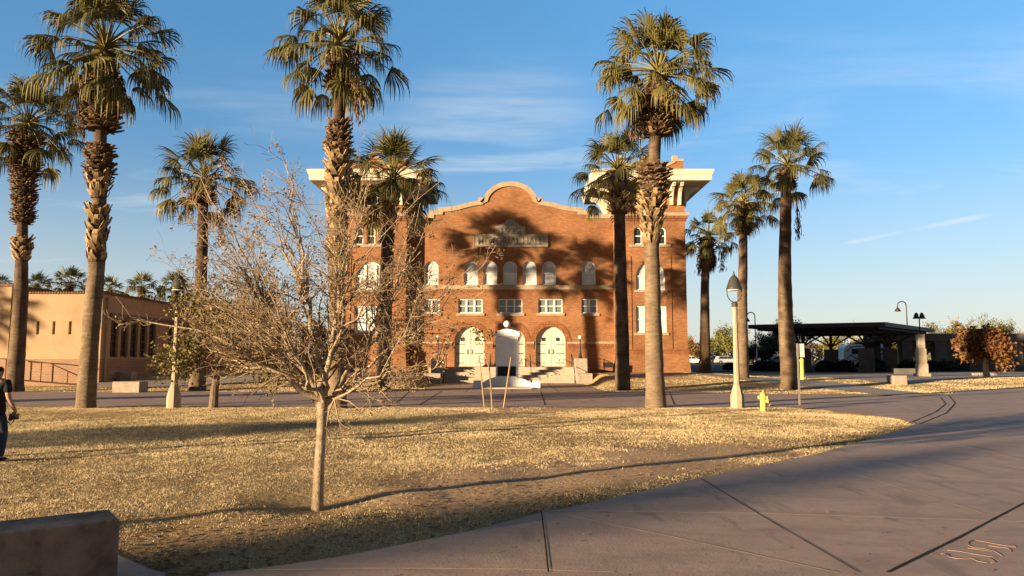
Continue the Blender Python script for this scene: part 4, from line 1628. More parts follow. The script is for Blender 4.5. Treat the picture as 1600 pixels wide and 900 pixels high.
# far palms whose crowns stand above the school roof
FG = 'distant palms behind the school'
for i, (px, pyc, R_, lab) in enumerate(((-2, 445, 22, 'distant palm crown at the extreme left above the school roof'), (58, 445, 22, 'distant palm above the roof, right of the left edge palm'),
                                        (110, 440, 30, 'largest distant palm, just left of the tall palm trunk'), (172, 450, 22, 'small distant palm just right of the tall palm trunk'),
                                        (222, 448, 28, 'distant palm above the school side wall'), (276, 448, 28, 'distant palm behind the left lamp shade'))):
    D = 92 + 5 * (i % 3)
    c = at(px, pyc, D)
    b = Vector((c.x, D, hgt(c.x, D)))
    sc = D / FPX
    palm('fan_palm', lab, b, [(b.x, b.z, 0.8), (c.x, c.z - 1.2, 0.6), (c.x, c.z - 0.3, 0.6)], [(c.z - 2.6, c.z - 0.4, 1.0, 1.3, 'dark')], c, R_ * sc * 1.15, nf=38, seed=200 + i, group=FG,
         detail=0.7, lo_el=-40, vshift=0.02, upright=0.4)

# palms that stand outside the picture on the sunny side and throw the shade seen in it
NRM = Vector((-SUN_DIR.y, SUN_DIR.x, 0))


def caster(p, q, hc, R_, label, seed, w=0.8, zones=None, nf=50):
    """crown at height hc whose shadow centre falls at (p, q) in sun-aligned ground coordinates"""
    t = hc / math.tan(SUN_EL)
    P = SUN_DIR * (p - t) + NRM * q
    b = Vector((P.x, P.y, 0))
    palm('fan_palm', label, b, [(b.x, 0, w), (b.x, hc - 1.2, w * .75), (b.x, hc - 0.4, w * .75)], zones or [(hc - 3.2, hc - 0.6, w * 1.2, w * 1.6, 'dark')], (b.x, b.y, hc + 0.3), R_, nf=nf, seed=seed,
         group='palms west of the lawn', detail=0.7, lo_el=-48)


caster(9, 6.5, 9.5, 1.05, 'palm outside the picture, first of the western row', 301, nf=46)
caster(-5, 6.5, 10.5, 1.15, 'palm outside the picture, second of the western row', 302, nf=46)
caster(-5, 18.4, 10.0, 3.0, 'palm outside the picture, third of the western row', 304)
# unseen added palm, skirt and bend shaped to shade the monument, and two that shade the school wall
for i, (x, y, w, hc, lab) in enumerate(((-38.35, 16.9, 0.7, 15.0, 'unseen added palm outside the picture, its wide petticoat of leaf bases shaped to shade the monument'), (-58, 27.0, 0.7, 9.0, 'palm outside the picture south of the school'))):
    palm('fan_palm', lab, Vector((x, y, 0)), [(x, 0, w), (x, 8.5, w), (x - 1.1, 9.7, w * .9), (x - 1.1, hc - .5, w * .8)] if i == 0 else [(x, 0, w), (x, hc - .5, w * .8)], [(1.0, 8.4, 2.2, 2.2, 'dark')] if i == 0 else [(hc - 3, hc - .6, 1.0, 1.3, 'dark')], (x - (1.1 if i == 0 else 0), y, hc + .3), 2.4, nf=46, seed=320 + i,
         group='palms west of the lawn', detail=0.6)

# ------------------------------------------------------------------ broadleaf and bare trees
def grow(wood, p, d, ln, r0, lvl, spec, r, leaf):
    """recursive limb; spec[lvl] = (children, angle lo, hi, length lo, hi, wobble, lift)"""
    n = 4 if lvl < 2 else 3
    pts, rads = [p.copy()], [r0]
    q = p.copy()
    dd = d.normalized()
    wob = spec['wob'][min(lvl, len(spec['wob']) - 1)]
    for i in range(n):
        dd = (dd + Vector((r.gauss(0, wob), r.gauss(0, wob), r.gauss(0, wob) + spec['lift']))).normalized()
        q = q + dd * ln / n
        pts.append(q.copy())
        rads.append(max(spec['rmin'], r0 * (1 - 0.72 * (i + 1) / n)))
    wood.tube(pts, rads, (8, 6, 4, 3, 3, 3)[min(lvl, 5)], False, 0.5)
    if lvl >= spec['max']:
        leaf(pts, r)
        return
    k = spec['kids'][lvl]
    k = int(k + r.random())
    for i in range(k):
        t = r.uniform(spec['from'], 1.0) if i else 1.0
        f = t * n
        j = min(n - 1, int(f))
        o = pts[j].lerp(pts[j + 1], f - j)
        ax_ = (pts[j + 1] - pts[j]).normalized()
        perp = ax_.orthogonal().normalized()
        perp.rotate(Matrix.Rotation(r.uniform(0, 2 * math.pi), 3, ax_))
        a = math.radians(r.uniform(*spec['ang']))
        nd = ax_ * math.cos(a) + perp * math.sin(a)
        rr = max(spec['rmin'], (rads[j] + (rads[j + 1] - rads[j]) * (f - j)) * r.uniform(0.45, 0.72))
        grow(wood, o, nd, ln * r.uniform(*spec['len']), rr, lvl + 1, spec, r, leaf)


def leafquad(mb_, p, s, r, v, elong=1.6):
    d = Vector((r.gauss(0, 1), r.gauss(0, 1), r.gauss(0, 1))).normalized()
    u = d.orthogonal().normalized()
    u.rotate(Matrix.Rotation(r.uniform(0, 6.28), 3, d))
    mb_.add([p, p + d * s * elong * .5 + u * s * 0.5, p + d * s * elong, p + d * s * elong * .5 - u * s * 0.5], [(0, 1, 2, 3)], v)


def spray(mb_, pts, r, count, spread, size, vlo=0.0, vhi=1.0):
    base_v = r.uniform(vlo, vhi)
    for _ in range(count):
        f = r.random() * (len(pts) - 1)
        j = min(len(pts) - 2, int(f))
        p = pts[j].lerp(pts[j + 1], f - j) + Vector((r.gauss(0, spread), r.gauss(0, spread), r.gauss(0, spread)))
        leafquad(mb_, p, size * r.uniform(0.6, 1.3), r, max(0, min(1, base_v + r.uniform(-0.25, 0.25))))


# --- the bare tree in front
r = random.Random(5)
b0 = TREE0.copy()
b0.z = gz(b0.x, b0.y) - 0.03
bare = thing('bare_tree', (b0.x, b0.y, b0.z), 'slender nearly leafless tree with pale trunk and wide twiggy crown in the foreground', 'tree')
TD = b0.y
fork = at(504, 628, TD)
m = MB()
tp = [b0, at(497, 760, TD), at(499, 720, TD), at(502, 680, TD), at(503, 650, TD), fork]
m.tube(tp, [0.078, 0.064, 0.060, 0.056, 0.058, 0.068], 12, True)
m.smooth = True
wood2, wood3, leaf_m = MB(), MB(), MB()


def bare_leaf(pts, r):
    if r.random() < 0.70:
        spray(leaf_m, pts, r, r.randint(1, 5), 0.025, 0.021, 0.1, 1.0)


limb_specs = [  # target pixel, depth offset at the tip, start radius, sag of the curve
    ((232, 480), -0.2, .046, .30, [(470, 617), (425, 577), (392, 562), (300, 515)]),
    ((300, 380), 0.5, .026, .1, None), ((262, 440), 0.9, .022, .15, None), ((335, 330), -0.6, .022, .1, None), ((400, 262), 0.2, .028, .1, None), ((432, 238), 0.4, .03, .05, None),
    ((372, 300), 1.2, .022, .1, None), ((470, 285), 0.9, .026, .05, None), ((520, 300), 1.4, .024, .05, None), ((505, 330), -1.2, .022, .05, None), ((585, 300), -0.4, .03, .05, None),
    ((640, 318), 0.5, .026, .05, None), ((610, 380), 1.6, .02, .1, None), ((655, 315), 0.1, .024, .08, None), ((690, 290), -0.2, .016, .08, 'thin'), ((672, 410), -0.9, .022, .1, None), ((715, 430), 0.2, .022, .12, None),
    ((775, 385), -0.1, .016, .14, 'thin'), ((760, 460), -0.5, .015, .16, 'thin'), ((735, 505), 0.3, .015, .18, 'thin'), ((700, 560), -0.6, .018, .25, None), ((420, 420), -1.7, .02, .1, None),
    ((545, 430), -1.8, .02, .1, None), ((340, 470), 1.7, .022, .15, None), ((640, 480), 1.5, .02, .15, None), ((300, 540), 0.4, .02, .3, None), ((560, 250), 0.4, .022, .05, None),
    ((355, 250), -0.1, .018, .08, None), ((455, 360), 2.0, .018, .1, None), ((240, 400), 0.1, .018, .12, None), ((390, 350), -1.2, .02, .1, None), ((680, 470), -1.4, .018, .15, None),
    ((420, 480), 1.1, .016, .2, None), ((370, 430), 0.2, .018, .14, None), ((450, 450), -0.5, .016, .12, None), ((590, 450), 0.6, .016, .12, None), ((330, 500), -0.8, .016, .24, None), ((400, 520), 1.5, .015, .26, None),
]
sp = dict(kids=[0, 9, 5, 0], max=3, ang=(18, 52), len=(0.28, 0.52), wob=[.05, .11, .16, .2], lift=0.03, rmin=0.0024, **{'from': 0.15})
def limb(start, end, r0, sag, via=None, n=11, jit=0.028, d0=None):
    """crooked limb from start to end; returns its points and radii"""
    if via:
        ctl = [start] + via + [end]
    else:
        L0 = (end - start).length
        c1 = start + (d0 or Vector((0, 0, 1))) * L0 * 0.33 - Vector((0, 0, sag * L0 * .3))
        ctl = []
        for i in range(7):
            t = i / 6
            ctl.append(start * (1 - t) ** 2 + c1 * 2 * t * (1 - t) + end * t * t)
    pts = []
    for i in range(n):
        f = i / (n - 1) * (len(ctl) - 1)
        j = min(len(ctl) - 2, int(f))
        p = ctl[j].lerp(ctl[j + 1], f - j)
        if 0 < i < n - 1:
            p = p + Vector((r.gauss(0, jit), r.gauss(0, jit), r.gauss(0, jit * .8)))
        pts.append(p)
    rads = [max(.0035, r0 * (1 - 0.88 * (i / (n - 1)) ** .8)) for i in range(n)]
    m.tube(pts, rads, 7, False)
    return pts, rads


def side_limbs(pts, rads, L_, count, lo=0.13):
    n = len(pts)
    for i in range(count):
        t = r.uniform(lo, 1.0)
        f = t * (n - 1)
        j = min(n - 2, int(f))
        o = pts[j].lerp(pts[j + 1], f - j)
        ax_ = (pts[j + 1] - pts[j]).normalized()
        perp = ax_.orthogonal().normalized()
        perp.rotate(Matrix.Rotation(r.uniform(0, 6.28), 3, ax_))
        a = math.radians(r.uniform(18, 62))
        ln = L_ * r.uniform(0.12, 0.34) * (1.15 - 0.55 * t)
        grow(wood2, o, ax_ * math.cos(a) + perp * math.sin(a) + Vector((0, 0, .08)), ln, max(.004, rads[j] * 0.5), 2, dict(sp, kids=[0, 0, 6, 0], max=3, len=(0.28, 0.70), ang=(20, 65), wob=[.05, .13, .22, .26]), r, bare_leaf)


mains = []
for (tgt, dy, r0, d0, via, cnt_) in (
        ((222, 500), -0.2, .046, None, [(478, 617), (455, 590), (425, 577), (395, 568), (372, 545), (300, 512)], 22),
        ((300, 395), 0.5, .040, (-.5, .2, .8), None, 24), ((432, 242), 0.3, .046, (-.1, 0, 1), None, 26), ((352, 300), -0.7, .036, (-.35, -.4, .8), None, 22),
        ((500, 285), 1.2, .036, (0, .5, .8), None, 18), ((582, 305), -0.4, .044, (.2, -.1, 1), None, 22), ((655, 330), 0.8, .036, (.5, .3, .8), None, 20),
        ((735, 420), -0.1, .030, (.75, 0, .6), None, 12), ((705, 545), -0.5, .026, (.9, -.3, .25), None, 12), ((470, 420), -1.7, .030, (-.1, -.9, .5), None, 14)):
    end = at(tgt[0], tgt[1], TD)
    end.y += dy
    st_ = fork + Vector((r.uniform(-.03, .03), r.uniform(-.03, .03), r.uniform(-.12, .05)))
    pts, rads = limb(st_, end, r0, 0.1, [at(p[0], p[1], TD - 0.05 * i) for i, p in enumerate(via)] if via else None, 14, 0.03, Vector(d0) if d0 else None)
    mains.append((pts, rads))
    side_limbs(pts, rads, (end - fork).length, int(cnt_ * (0.8 if tgt[1] < 340 else 1.2)))
for (tgt, dy, r0, sag, via) in limb_specs[1:]:
    end = at(tgt[0], tgt[1], TD)
    end.y += dy
    best = None
    for pts, rads in mains:
        for j in (2, 3, 4, 5, 6, 7):
            v_ = end - pts[j]
            d_ = (pts[j + 1] - pts[j - 1]).normalized()
            sc_ = v_.length * (1.6 - v_.normalized().dot(d_)) + 0.25 * r.random()
            if best is None or sc_ < best[0]:
                best = (sc_, pts[j], d_, rads[j])
    pts, rads = limb(best[1], end, min(r0, best[3] * .75), sag, None, 9, 0.03, best[2])
    side_limbs(pts, rads, (end - fork).length * .8, 5 if via == 'thin' else 10 if tgt[1] < 340 else 18, 0.05)
m.build('trunk', BARK, bare)
wood2.build('twigs', TWIG, bare)
leaf_m.build('leaves', DRYLEAF, bare)


def tree(name, label, base, height, spread, trunk_r, leafmat_, seed, kids=(7, 5, 4), leaves=14, lsize=0.09, lsp=0.14, bark=BARK_D, group=None, fork_h=0.3, rf=0.40, lift=0.02, ang=(20, 55), lean=(0, 0), vr=(0, 1), ln=(0.5, 0.75), cat='tree', el=(25, 75), maxlvl=2):
    r = random.Random(seed)
    t = thing(name, tuple(base), label, cat, group)
    w, lf = MB(), MB()
    fk = Vector((base.x + lean[0], base.y + lean[1], base.z + height * fork_h))
    w.tube([Vector(base) + Vector((0, 0, -0.05)), Vector(base).lerp(fk, 0.5) + Vector((r.uniform(-.05, .05), 0, 0)), fk], [trunk_r * 1.25, trunk_r, trunk_r * 0.9], 10, True)
    spc = dict(kids=list(kids[1:]) + [0, 0], max=maxlvl, ang=ang, len=ln, wob=[.08, .14, .2], lift=lift, rmin=max(0.006, trunk_r * 0.05), **{'from': 0.3})

    def lfn(pts, rr):
        spray(lf, pts, rr, int(leaves * rr.uniform(0.5, 1.4)), lsp, lsize, *vr)
    for k in range(kids[0]):
        az = 2 * math.pi * k / kids[0] + r.uniform(-.4, .4)
        e = math.radians(r.uniform(*el))
        hd = Vector((math.cos(az) * math.cos(e), math.sin(az) * math.cos(e), math.sin(e)))
        L_ = rf * min(spread / max(.25, math.cos(e)) * 0.5, (height * (1 - fork_h)) / max(.25, math.sin(e)))
        grow(w, fk, hd, L_ * r.uniform(.85, 1.1), trunk_r * 0.55, 0, spc, r, lfn)
    w.build('trunk', bark, t)
    lf.build('crown', leafmat_, t)
    return t


b = gp(333, 637)
tree('shade_tree', 'small leafy tree with dark leaning trunk beside the left lamp post', b, 4.5, 5.8, 0.13, OLIVE, 71, kids=(9, 7, 7), leaves=20, lsize=0.075, lsp=0.16, rf=.47, bark=M('grey_bark', (0.22, 0.16, 0.11), (0.12, 0.085, 0.06), 7, 0.95, 0.7, 14), fork_h=0.30, lean=(0.1, 0), el=(5, 72))
b = gp(1542, 590)
tree('red_tree', 'small round tree with rust red autumn leaves at the right edge', b, 86 * b.y / FPX, 112 * b.y / FPX, 0.19, REDLEAF, 72, kids=(10, 7, 6), leaves=42, lsize=0.16, lsp=0.26, bark=BARK, fork_h=0.34, rf=.36, el=(18, 75))

BT = 'desert trees behind the shelter'


def bgtree(px, py_top, D, wpx, mat, seed, label, base_h=None, bark=BARK_D, dens=1.0, trunk=.22, fork=0.25, name='desert_tree', el=(10, 75)):
    top_ = at(px, py_top, D)
    z = hgt(top_.x, D)
    h = top_.z - z
    sp_ = wpx * D / FPX
    s = D / FPX
    tree(name, label, Vector((top_.x, D, z)), h * 1.02, sp_, trunk, mat, seed, kids=(9, 6, 5), leaves=int(34 * dens), lsize=1.5 * s, lsp=2.8 * s, bark=bark, group=BT, fork_h=fork, el=el)


bgtree(1136, 497, 150, 88, VERDE, 81, 'bright yellow green palo verde tree right of the hall')
bgtree(1225, 484, 118, 96, MESQ, 82, 'dark airy mesquite rising behind the shelter roof', dens=0.8)
bgtree(1085, 525, 165, 46, DRYLEAF, 83, 'small orange brown tree at the right side of the hall')
bgtree(1318, 492, 140, 80, VERDE, 84, 'pale yellow green tree above the middle of the shelter roof')
bgtree(1390, 500, 150, 90, OLIVE, 85, 'olive tree behind the right end of the shelter roof')
bgtree(1475, 484, 125, 70, OLIVE, 86, 'tall olive green tree behind the twin bell lamp', dens=1.1)
bgtree(1525, 482, 135, 74, VERDE, 87, 'thin yellow tree rising behind the red tree', dens=0.6)
bgtree(1565, 490, 140, 60, VERDE, 88, 'yellow green tree behind the right edge of the concrete pavilion')
bgtree(1620, 500, 130, 70, DRYLEAF, 89, 'brown thin tree at the far right edge', dens=0.6)
bgtree(1345, 520, 112, 60, VERDE, 90, 'low olive tree under the shelter roof, behind the white camper', fork=0.2)
bgtree(1190, 515, 112, 70, MESQ, 91, 'dark tree in shade under the left end of the shelter', fork=0.2)
bgtree(1440, 512, 120, 70, VERDE, 93, 'low bushy yellow tree seen above the pavilion roof')
for i, (px, pt, D, w_, lab) in enumerate(((350, 425, 75, 80, 'dark leafy tree behind the bare tree, left part'), (430, 440, 88, 80, 'brown tree behind the middle of the bare tree'), (492, 455, 80, 60, 'shrubby tree beside the left tower'))):
    bgtree(px, pt, D, w_, (MESQ, OLIVE, OLIVE)[i], 95 + i, lab, name='background_tree')


def shrub(px, py, w, h, D, label, seed, mat=HEDGE, group='dark shrubs round the shelter'):
    r = random.Random(seed)
    c = at(px, py, D)
    z = hgt(c.x, D)
    t = thing('shrub', (c.x, D, z), label, 'shrub', group)
    lf = MB()
    for _ in range(900):
        a, b2 = r.uniform(0, 6.28), math.acos(r.uniform(0, 1))
        q = r.uniform(0.75, 1.0) * (1 + 0.15 * noise.noise((a * 2, b2 * 3, seed)))
        p = Vector((c.x + q * w / 2 * math.sin(b2) * math.cos(a), D + q * w / 2 * math.sin(b2) * math.sin(a), z + q * h * math.cos(b2) * 0.95 + 0.03))
        leafquad(lf, p, 0.16, r, r.random())
    core = MB()
    core.lathe((c.x, D, z), [(w * 0.36, 0.0), (w * 0.42, h * .25), (w * 0.36, h * .6), (w * 0.15, h * .86)], 14)
    lf.build('leaves', mat, t)
    core.build('stems', HEDGE, t)


for i, (px, py, w, h, D, lab) in enumerate(((1140, 575, 1.5, .9, 86, 'small dark shrub behind the right lamp post'), (1188, 575, 2.4, 1.2, 84, 'dark shrub between the two right palms'), (1207, 575, 2.2, 1.1, 83, 'dark shrub hidden behind the thick right palm'),
                                            (1290, 575, 2.4, 1.3, 82, 'dark shrub left of the second shelter pedestal'), (1322, 580, 2.2, 1.3, 80, 'dark shrub right of the second shelter pedestal'),
                                            (1368, 575, 2.4, 1.5, 82, 'dark shrub in front of the white camper'), (1415, 575, 1.5, 1.3, 84, 'round clipped shrub at the pavilion corner'),
                                            (1432, 577, 1.9, 1.3, 84, 'clipped shrub directly behind the bell lamp pillar'), (1455, 577, 2.2, 1.2, 84, 'clipped shrub right of the bell lamp pillar'), (1480, 577, 2.4, 1.2, 84, 'last clipped shrub before the pavilion door'),
                                            (476, 568, 2.2, 1.1, 60, 'dark shrub seen through the bare tree'), (1250, 575, 2.4, 1.0, 82, 'dark shrub behind the yellow post'))):
    shrub(px, py, w, h, D, lab, 400 + i)

# ------------------------------------------------------------------ street lamps
def street_lamp(base, H, label, mono=True):
    t = thing('street_lamp', tuple(base), label, 'street lamp', 'bell shade lamps on concrete posts')
    k = H / 4.15
    m = MB()
    m.lathe(base, [(0.205 * k, -0.02), (0.205 * k, 0.36 * k), (0.18 * k, 0.46 * k), (0.115 * k, 0.68 * k), (0.108 * k, 0.72 * k)], 8, rot=math.pi / 8)
    m.build('base', POLE, t)
    m = MB()
    m.lathe(base, [(0.094 * k, 0.722 * k), (0.066 * k, 3.12 * k)], 8, rot=math.pi / 8)
    m.build('pole', POLE, t)
    m = MB()
    m.lathe(base, [(0.095 * k, 3.122 * k), (0.10 * k, 3.24 * k), (0.075 * k, 3.26 * k)], 14)
    m.build('collar', SHADE, t)
    # harp
    m = MB()
    pts = []
    for i in range(15):
        a = math.pi * i / 14
        pts.append(base + Vector((0.225 * k * math.cos(a), 0, (3.56 - 0.29 * math.sin(a)) * k)))
    pts = [pts[0] + Vector((0, 0, 0.14 * k))] + pts + [pts[-1] + Vector((0, 0, 0.14 * k))]
    m.tube(pts, 0.016 * k, 6)
    m.build('harp', SHADE, t, smooth=True)
    m = MB()
    m.lathe(base, [(0.235 * k, 3.66 * k), (0.25 * k, 3.672 * k), (0.235 * k, 3.72 * k), (0.195 * k, 3.84 * k), (0.15 * k, 3.97 * k), (0.10 * k, 4.05 * k), (0.05 * k, 4.10 * k)], 24)
    m.build('lamp_shade', SHADE, t, smooth=True)
    m = MB()
    m.lathe(base, [(0.20 * k, 3.63 * k), (0.215 * k, 3.658 * k)], 20)
    m.build('lens', GLOBE, t)
    m = MB()
    m.lathe(base, [(0.03 * k, 4.102 * k), (0.045 * k, 4.13 * k), (0.02 * k, 4.17 * k), (0.03 * k, 4.19 * k), (0.004, 4.24 * k)], 10)
    m.build('finial', SHADE, t, smooth=True)
    return t


b = gp(1152.5, 637.5)
H_ = (at(1150, 424, b.y).z - b.z)
la = street_lamp(b, H_ * 0.98, 'concrete lamp post with dark bell shade beside the yellow hydrant')
b = gp(271, 637.5)
lb = copy_tree(la)
lb.location = b
lb['label'] = 'concrete lamp post with dark bell shade in front of the school, by the leafy tree'
for q, p, lab in ((15.45, -9, 'bell shade lamp post outside the picture, north one'), (8.5, -13, 'bell shade lamp post outside the picture, south one')):
    lc = copy_tree(la)
    P = SUN_DIR * p + NRM * q
    lc.location = (P.x, P.y, 0)
    lc['label'] = lab


def arc_lamp(px, py_top, py_base, px2, D, label):
    base = at(px, py_base, D)
    base.z = hgt(base.x, D)
    t = thing('arc_lamp', tuple(base), label, 'street lamp', 'curved arm lamps in the car park')
    zt = at(px, py_top, D).z
    x2 = at(px2, py_top, D).x
    rr = abs(base.x - x2) / 2
    sgn = 1 if x2 > base.x else -1
    pts = [base, Vector((base.x, D, zt - rr))]
    for i in range(1, 13):
        a = math.pi * i / 12
        pts.append(Vector((base.x + sgn * (rr - rr * math.cos(a)), D, zt - rr + rr * math.sin(a))))
    pts.append(Vector((x2, D, zt - rr - 0.25)))
    m = MB()
    m.tube(pts, 0.075, 8)
    m.build('arm', BRONZE, t, smooth=True)
    m = MB()
    m.lathe((x2, D, zt - rr - 0.8), [(0.42, 0.0), (0.40, 0.12), (0.18, 0.45), (0.08, 0.56)], 18)
    m.build('lamp_shade', BRONZE, t, smooth=True)


arc_lamp(1421, 471, 575, 1402, 105, 'tall curved arm lamp with one bell, left of the twin bell lamp')
arc_lamp(1182, 488, 575, 1167, 110, 'tall curved arm lamp above the left end of the shelter')

b = gp(1441, 588.5)
t = thing('pillar_lamp', tuple(b), 'stepped pale stone pillar carrying two black bell shades', 'lamp')
s = b.y / FPX
zz_ = lambda py: at(1441, py, b.y).z
for (a, c_, wpx, nm) in ((588.5, 583.5, 18, 'foot'), (583.45, 568.5, 13.5, 'base'), (568.45, 545, 11.5, 'shaft'), (544.9, 522.5, 9.5, 'upper_shaft')):
    m = MB()
    m.cbox((b.x, b.y, (zz_(a) + zz_(c_)) / 2), (wpx * s, wpx * s, zz_(c_) - zz_(a)))
    m.build(nm, STEP, t, bevel=0.02)
m = MB()
m.tube([(b.x, b.y, zz_(522.4)), (b.x, b.y, zz_(497))], 0.045, 8)
for sx in (-1, 1):
    m.tube([(b.x, b.y, zz_(499)), (b.x + sx * 0.1, b.y, zz_(490.5)), (b.x + sx * 0.2, b.y, zz_(488.5)), (b.x + sx * 0.25, b.y, zz_(490))], 0.03, 6)
m.build('stem', IRON, t, smooth=True)
for sx in (-1, 1):
    m = MB()
    m.lathe((b.x + sx * 0.25, b.y, zz_(498)), [(0.24, 0), (0.21, .06), (0.15, .2), (0.10, .36), (0.04, .46)], 16)
    m.build('bell_shade', IRON, t, smooth=True)

b = at(1108, 575, 96)
b.z = hgt(b.x, 96)
t = thing('wall_lamp_post', tuple(b), 'small dark bell lamp on a thin post behind the shaded palm', 'street lamp')
m = MB()
m.tube([b, b + Vector((0, 0, 4.6)), b + Vector((-0.2, 0, 4.95)), b + Vector((-0.35, 0, 4.9))], 0.05, 8)
m.build('post', STEEL_D, t, smooth=True)
m = MB()
m.lathe(b + Vector((-0.05, 0, 4.35)), [(0.27, 0), (0.24, .1), (0.12, .4), (0.05, .5)], 14)
m.build('bell_shade', IRON, t, smooth=True)
for px, lab in ((1114, 'white post in the car park right of the shaded palm'), (1183, 'white post in the car park between the two right palms')):
    p = at(px, 570, 100)
    p.z = hgt(p.x, 100)
    m = MB()
    m.lathe(p, [(0.09, 0), (0.075, 2.6), (0.06, 2.66)], 10)
    tag(m.build('post', WHITE), lab, 'post')

# ------------------------------------------------------------------ hydrant, sign, yellow post, stakes, seats
b = gp(1193, 643.5)
hy = thing('fire_hydrant', tuple(b), 'yellow fire hydrant on the dry lawn beside the lamp post', 'fire hydrant')
k = (at(1193, 609.5, b.y).z - b.z) / 0.72
m = MB()
m.lathe(b, [(0.135 * k, -.01), (0.135 * k, .035 * k), (0.10 * k, .04 * k), (0.10 * k, .42 * k), (0.135 * k, .425 * k), (0.135 * k, .465 * k), (0.115 * k, .47 * k), (0.105 * k, .56 * k), (0.07 * k, .63 * k), (0.03 * k, .655 * k)], 18)
m.build('barrel', YELLOW, hy, smooth=False)
m = MB()
m.lathe(b, [(0.035 * k, .657 * k), (0.035 * k, .70 * k), (0.022 * k, .72 * k)], 5)
m.build('operating_nut', YELLOW, hy)
for ang, rr, ln, zc in ((-0.35, 0.055, 0.19, .36), (math.pi - .35, 0.055, .17, .47), (-0.35, .05, .17, .47)):
    e = Vector((math.cos(ang), math.sin(ang) - 0.3 * (ang == -0.35), 0)).normalized()
    m = MB()
    p0 = b + Vector((0, 0, zc * k)) + e * 0.08 * k
    m.tube([p0, p0 + e * (ln - 0.13) * k], rr * k, 12)
    m.tube([p0 + e * (ln - 0.128) * k, p0 + e * (ln - .08) * k], rr * k * 1.25, 8)
    m.build('outlet_cap', YELLOW, hy)
# chain valve at the right
m = MB()
m.tube([b + Vector((0.16, -.05, .36)), b + Vector((0.2, -.06, .26)), b + Vector((0.17, -.04, .18)), b + Vector((0.12, -.02, .2))], 0.012, 6)
m.build('chain', GALV, hy)

b = gp(1249.5, 634)
sg = thing('road_sign', tuple(b), 'blank back of a white sign on a thin steel pole', 'sign')
m = MB()
m.box((b.x - 0.028, b.y - .02, b.z - .05), (b.x + 0.028, b.y + .02, at(1249, 536.5, b.y).z))
m.build('pole', GALV, sg)
m = MB()
x0, x1 = at(1245, 547, b.y).x, at(1257, 547, b.y).x
m.box((x0, b.y + 0.021, at(1249, 558, b.y).z), (x1, b.y + 0.027, at(1249, 537, b.y).z))
m.build('panel', SIGNW, sg)
b = gp(1254, 593.5)
yp = thing('yellow_post', tuple(b), 'tall yellow standpipe with a hooked foot behind the sign pole', 'post')
s = b.y / FPX
ht = at(1254, 560, b.y).z - b.z
m = MB()
m.lathe(b, [(3.1 * s, 0), (3.0 * s, ht * .84), (3.5 * s, ht * .845), (3.5 * s, ht * .93), (2.2 * s, ht)], 14)
m.build('pipe', YELLOW, yp)
m = MB()
m.tube([b + Vector((1.5 * s, -.05, .14)), b + Vector((4.6 * s, -.08, .10)), b + Vector((5.4 * s, -.08, .2))], 1.6 * s, 10)
m.build('hook', YELLOW, yp)
m = MB()
m.lathe(b, [(2.4 * s, ht + .002), (2.4 * s, ht + .12), (1.5 * s, ht + .18)], 12)
m.build('cap', IRON, yp)

SGp = 'wooden stakes round the sapling'
for (bx, by), (tx, ty), w_, lab in (((757, 637), (748.5, 556), .028, 'wooden stake left of the sapling, leaning left'), ((787, 636.5), (798.5, 558), .034, 'thicker pale wooden stake right of the sapling, leaning right')):
    p = gp(bx, by)
    q = at(tx, ty, p.y)
    m = MB()
    dirv = (q - p).normalized()
    m.tube([p - dirv * .1, p, p.lerp(q, .5), q], [w_ * .8, w_ * .8, w_ * .78, w_ * .72], 8)
    tag(m.build('wooden_stake', WOOD, smooth=True), lab, 'stake', SGp)
p = gp(769, 637)
sap = thing('sapling', tuple(p), 'thin young sapling with a few green leaf clumps between two stakes', 'tree')
m = MB()
q1, q2, q3 = at(767, 600, p.y), at(763, 570, p.y), at(757, 552, p.y)
m.tube([p, q1, q2, q3, at(752, 530, p.y)], [.03, .026, .022, .014, .007], 7)
m.tube([q2, at(766, 545, p.y), at(767, 522, p.y)], [.016, .01, .006], 6)
m.tube([q3, at(742, 535, p.y), at(738, 518, p.y)], [.012, .009, .005], 6)
m.build('trunk', TWIG, sap)
r = random.Random(9)
lf = MB()
for (cx_, cy_, n_, sp_) in ((747, 520, 44, .10), (751, 530, 20, .08), (767, 520, 34, .09), (740, 516, 14, .08)):
    c = at(cx_, cy_, p.y)
    for _ in range(n_):
        leafquad(lf, c + Vector((r.gauss(0, sp_), r.gauss(0, sp_), r.gauss(0, sp_ * .8))), .07, r, r.random())
lf.build('leaves', OLIVE, sap)


def seat(px, py, w, d, h, rz, label, mat=CONC, group='concrete seat blocks', base=None, z=None):
    b = base or gp(px, py)
    m = MB()
    m.cbox((b.x, b.y + (d / 2 if base is None else 0), b.z + h / 2 - .02), (w, d, h), rz)
    return tag(m.build('concrete_bench', mat, bevel=0.02), label, 'bench', group)


b = gp(201, 614)
seat(196, 614, 42 * b.y / FPX * 1.0, 0.9, 18 * b.y / FPX, 0, 'pale concrete seat block near the road left of the lamp post')
b = gp(180, 594)
seat(178, 594, 2.2, 0.7, 13 * b.y / FPX, 0, 'long concrete seat block behind, at the foot of the school wall')
b = gp(1408, 601)
seat(1407, 601, 22 * b.y / FPX, 0.8, 14.5 * b.y / FPX, 0, 'small concrete seat block on the grass left of the bell lamp pillar')
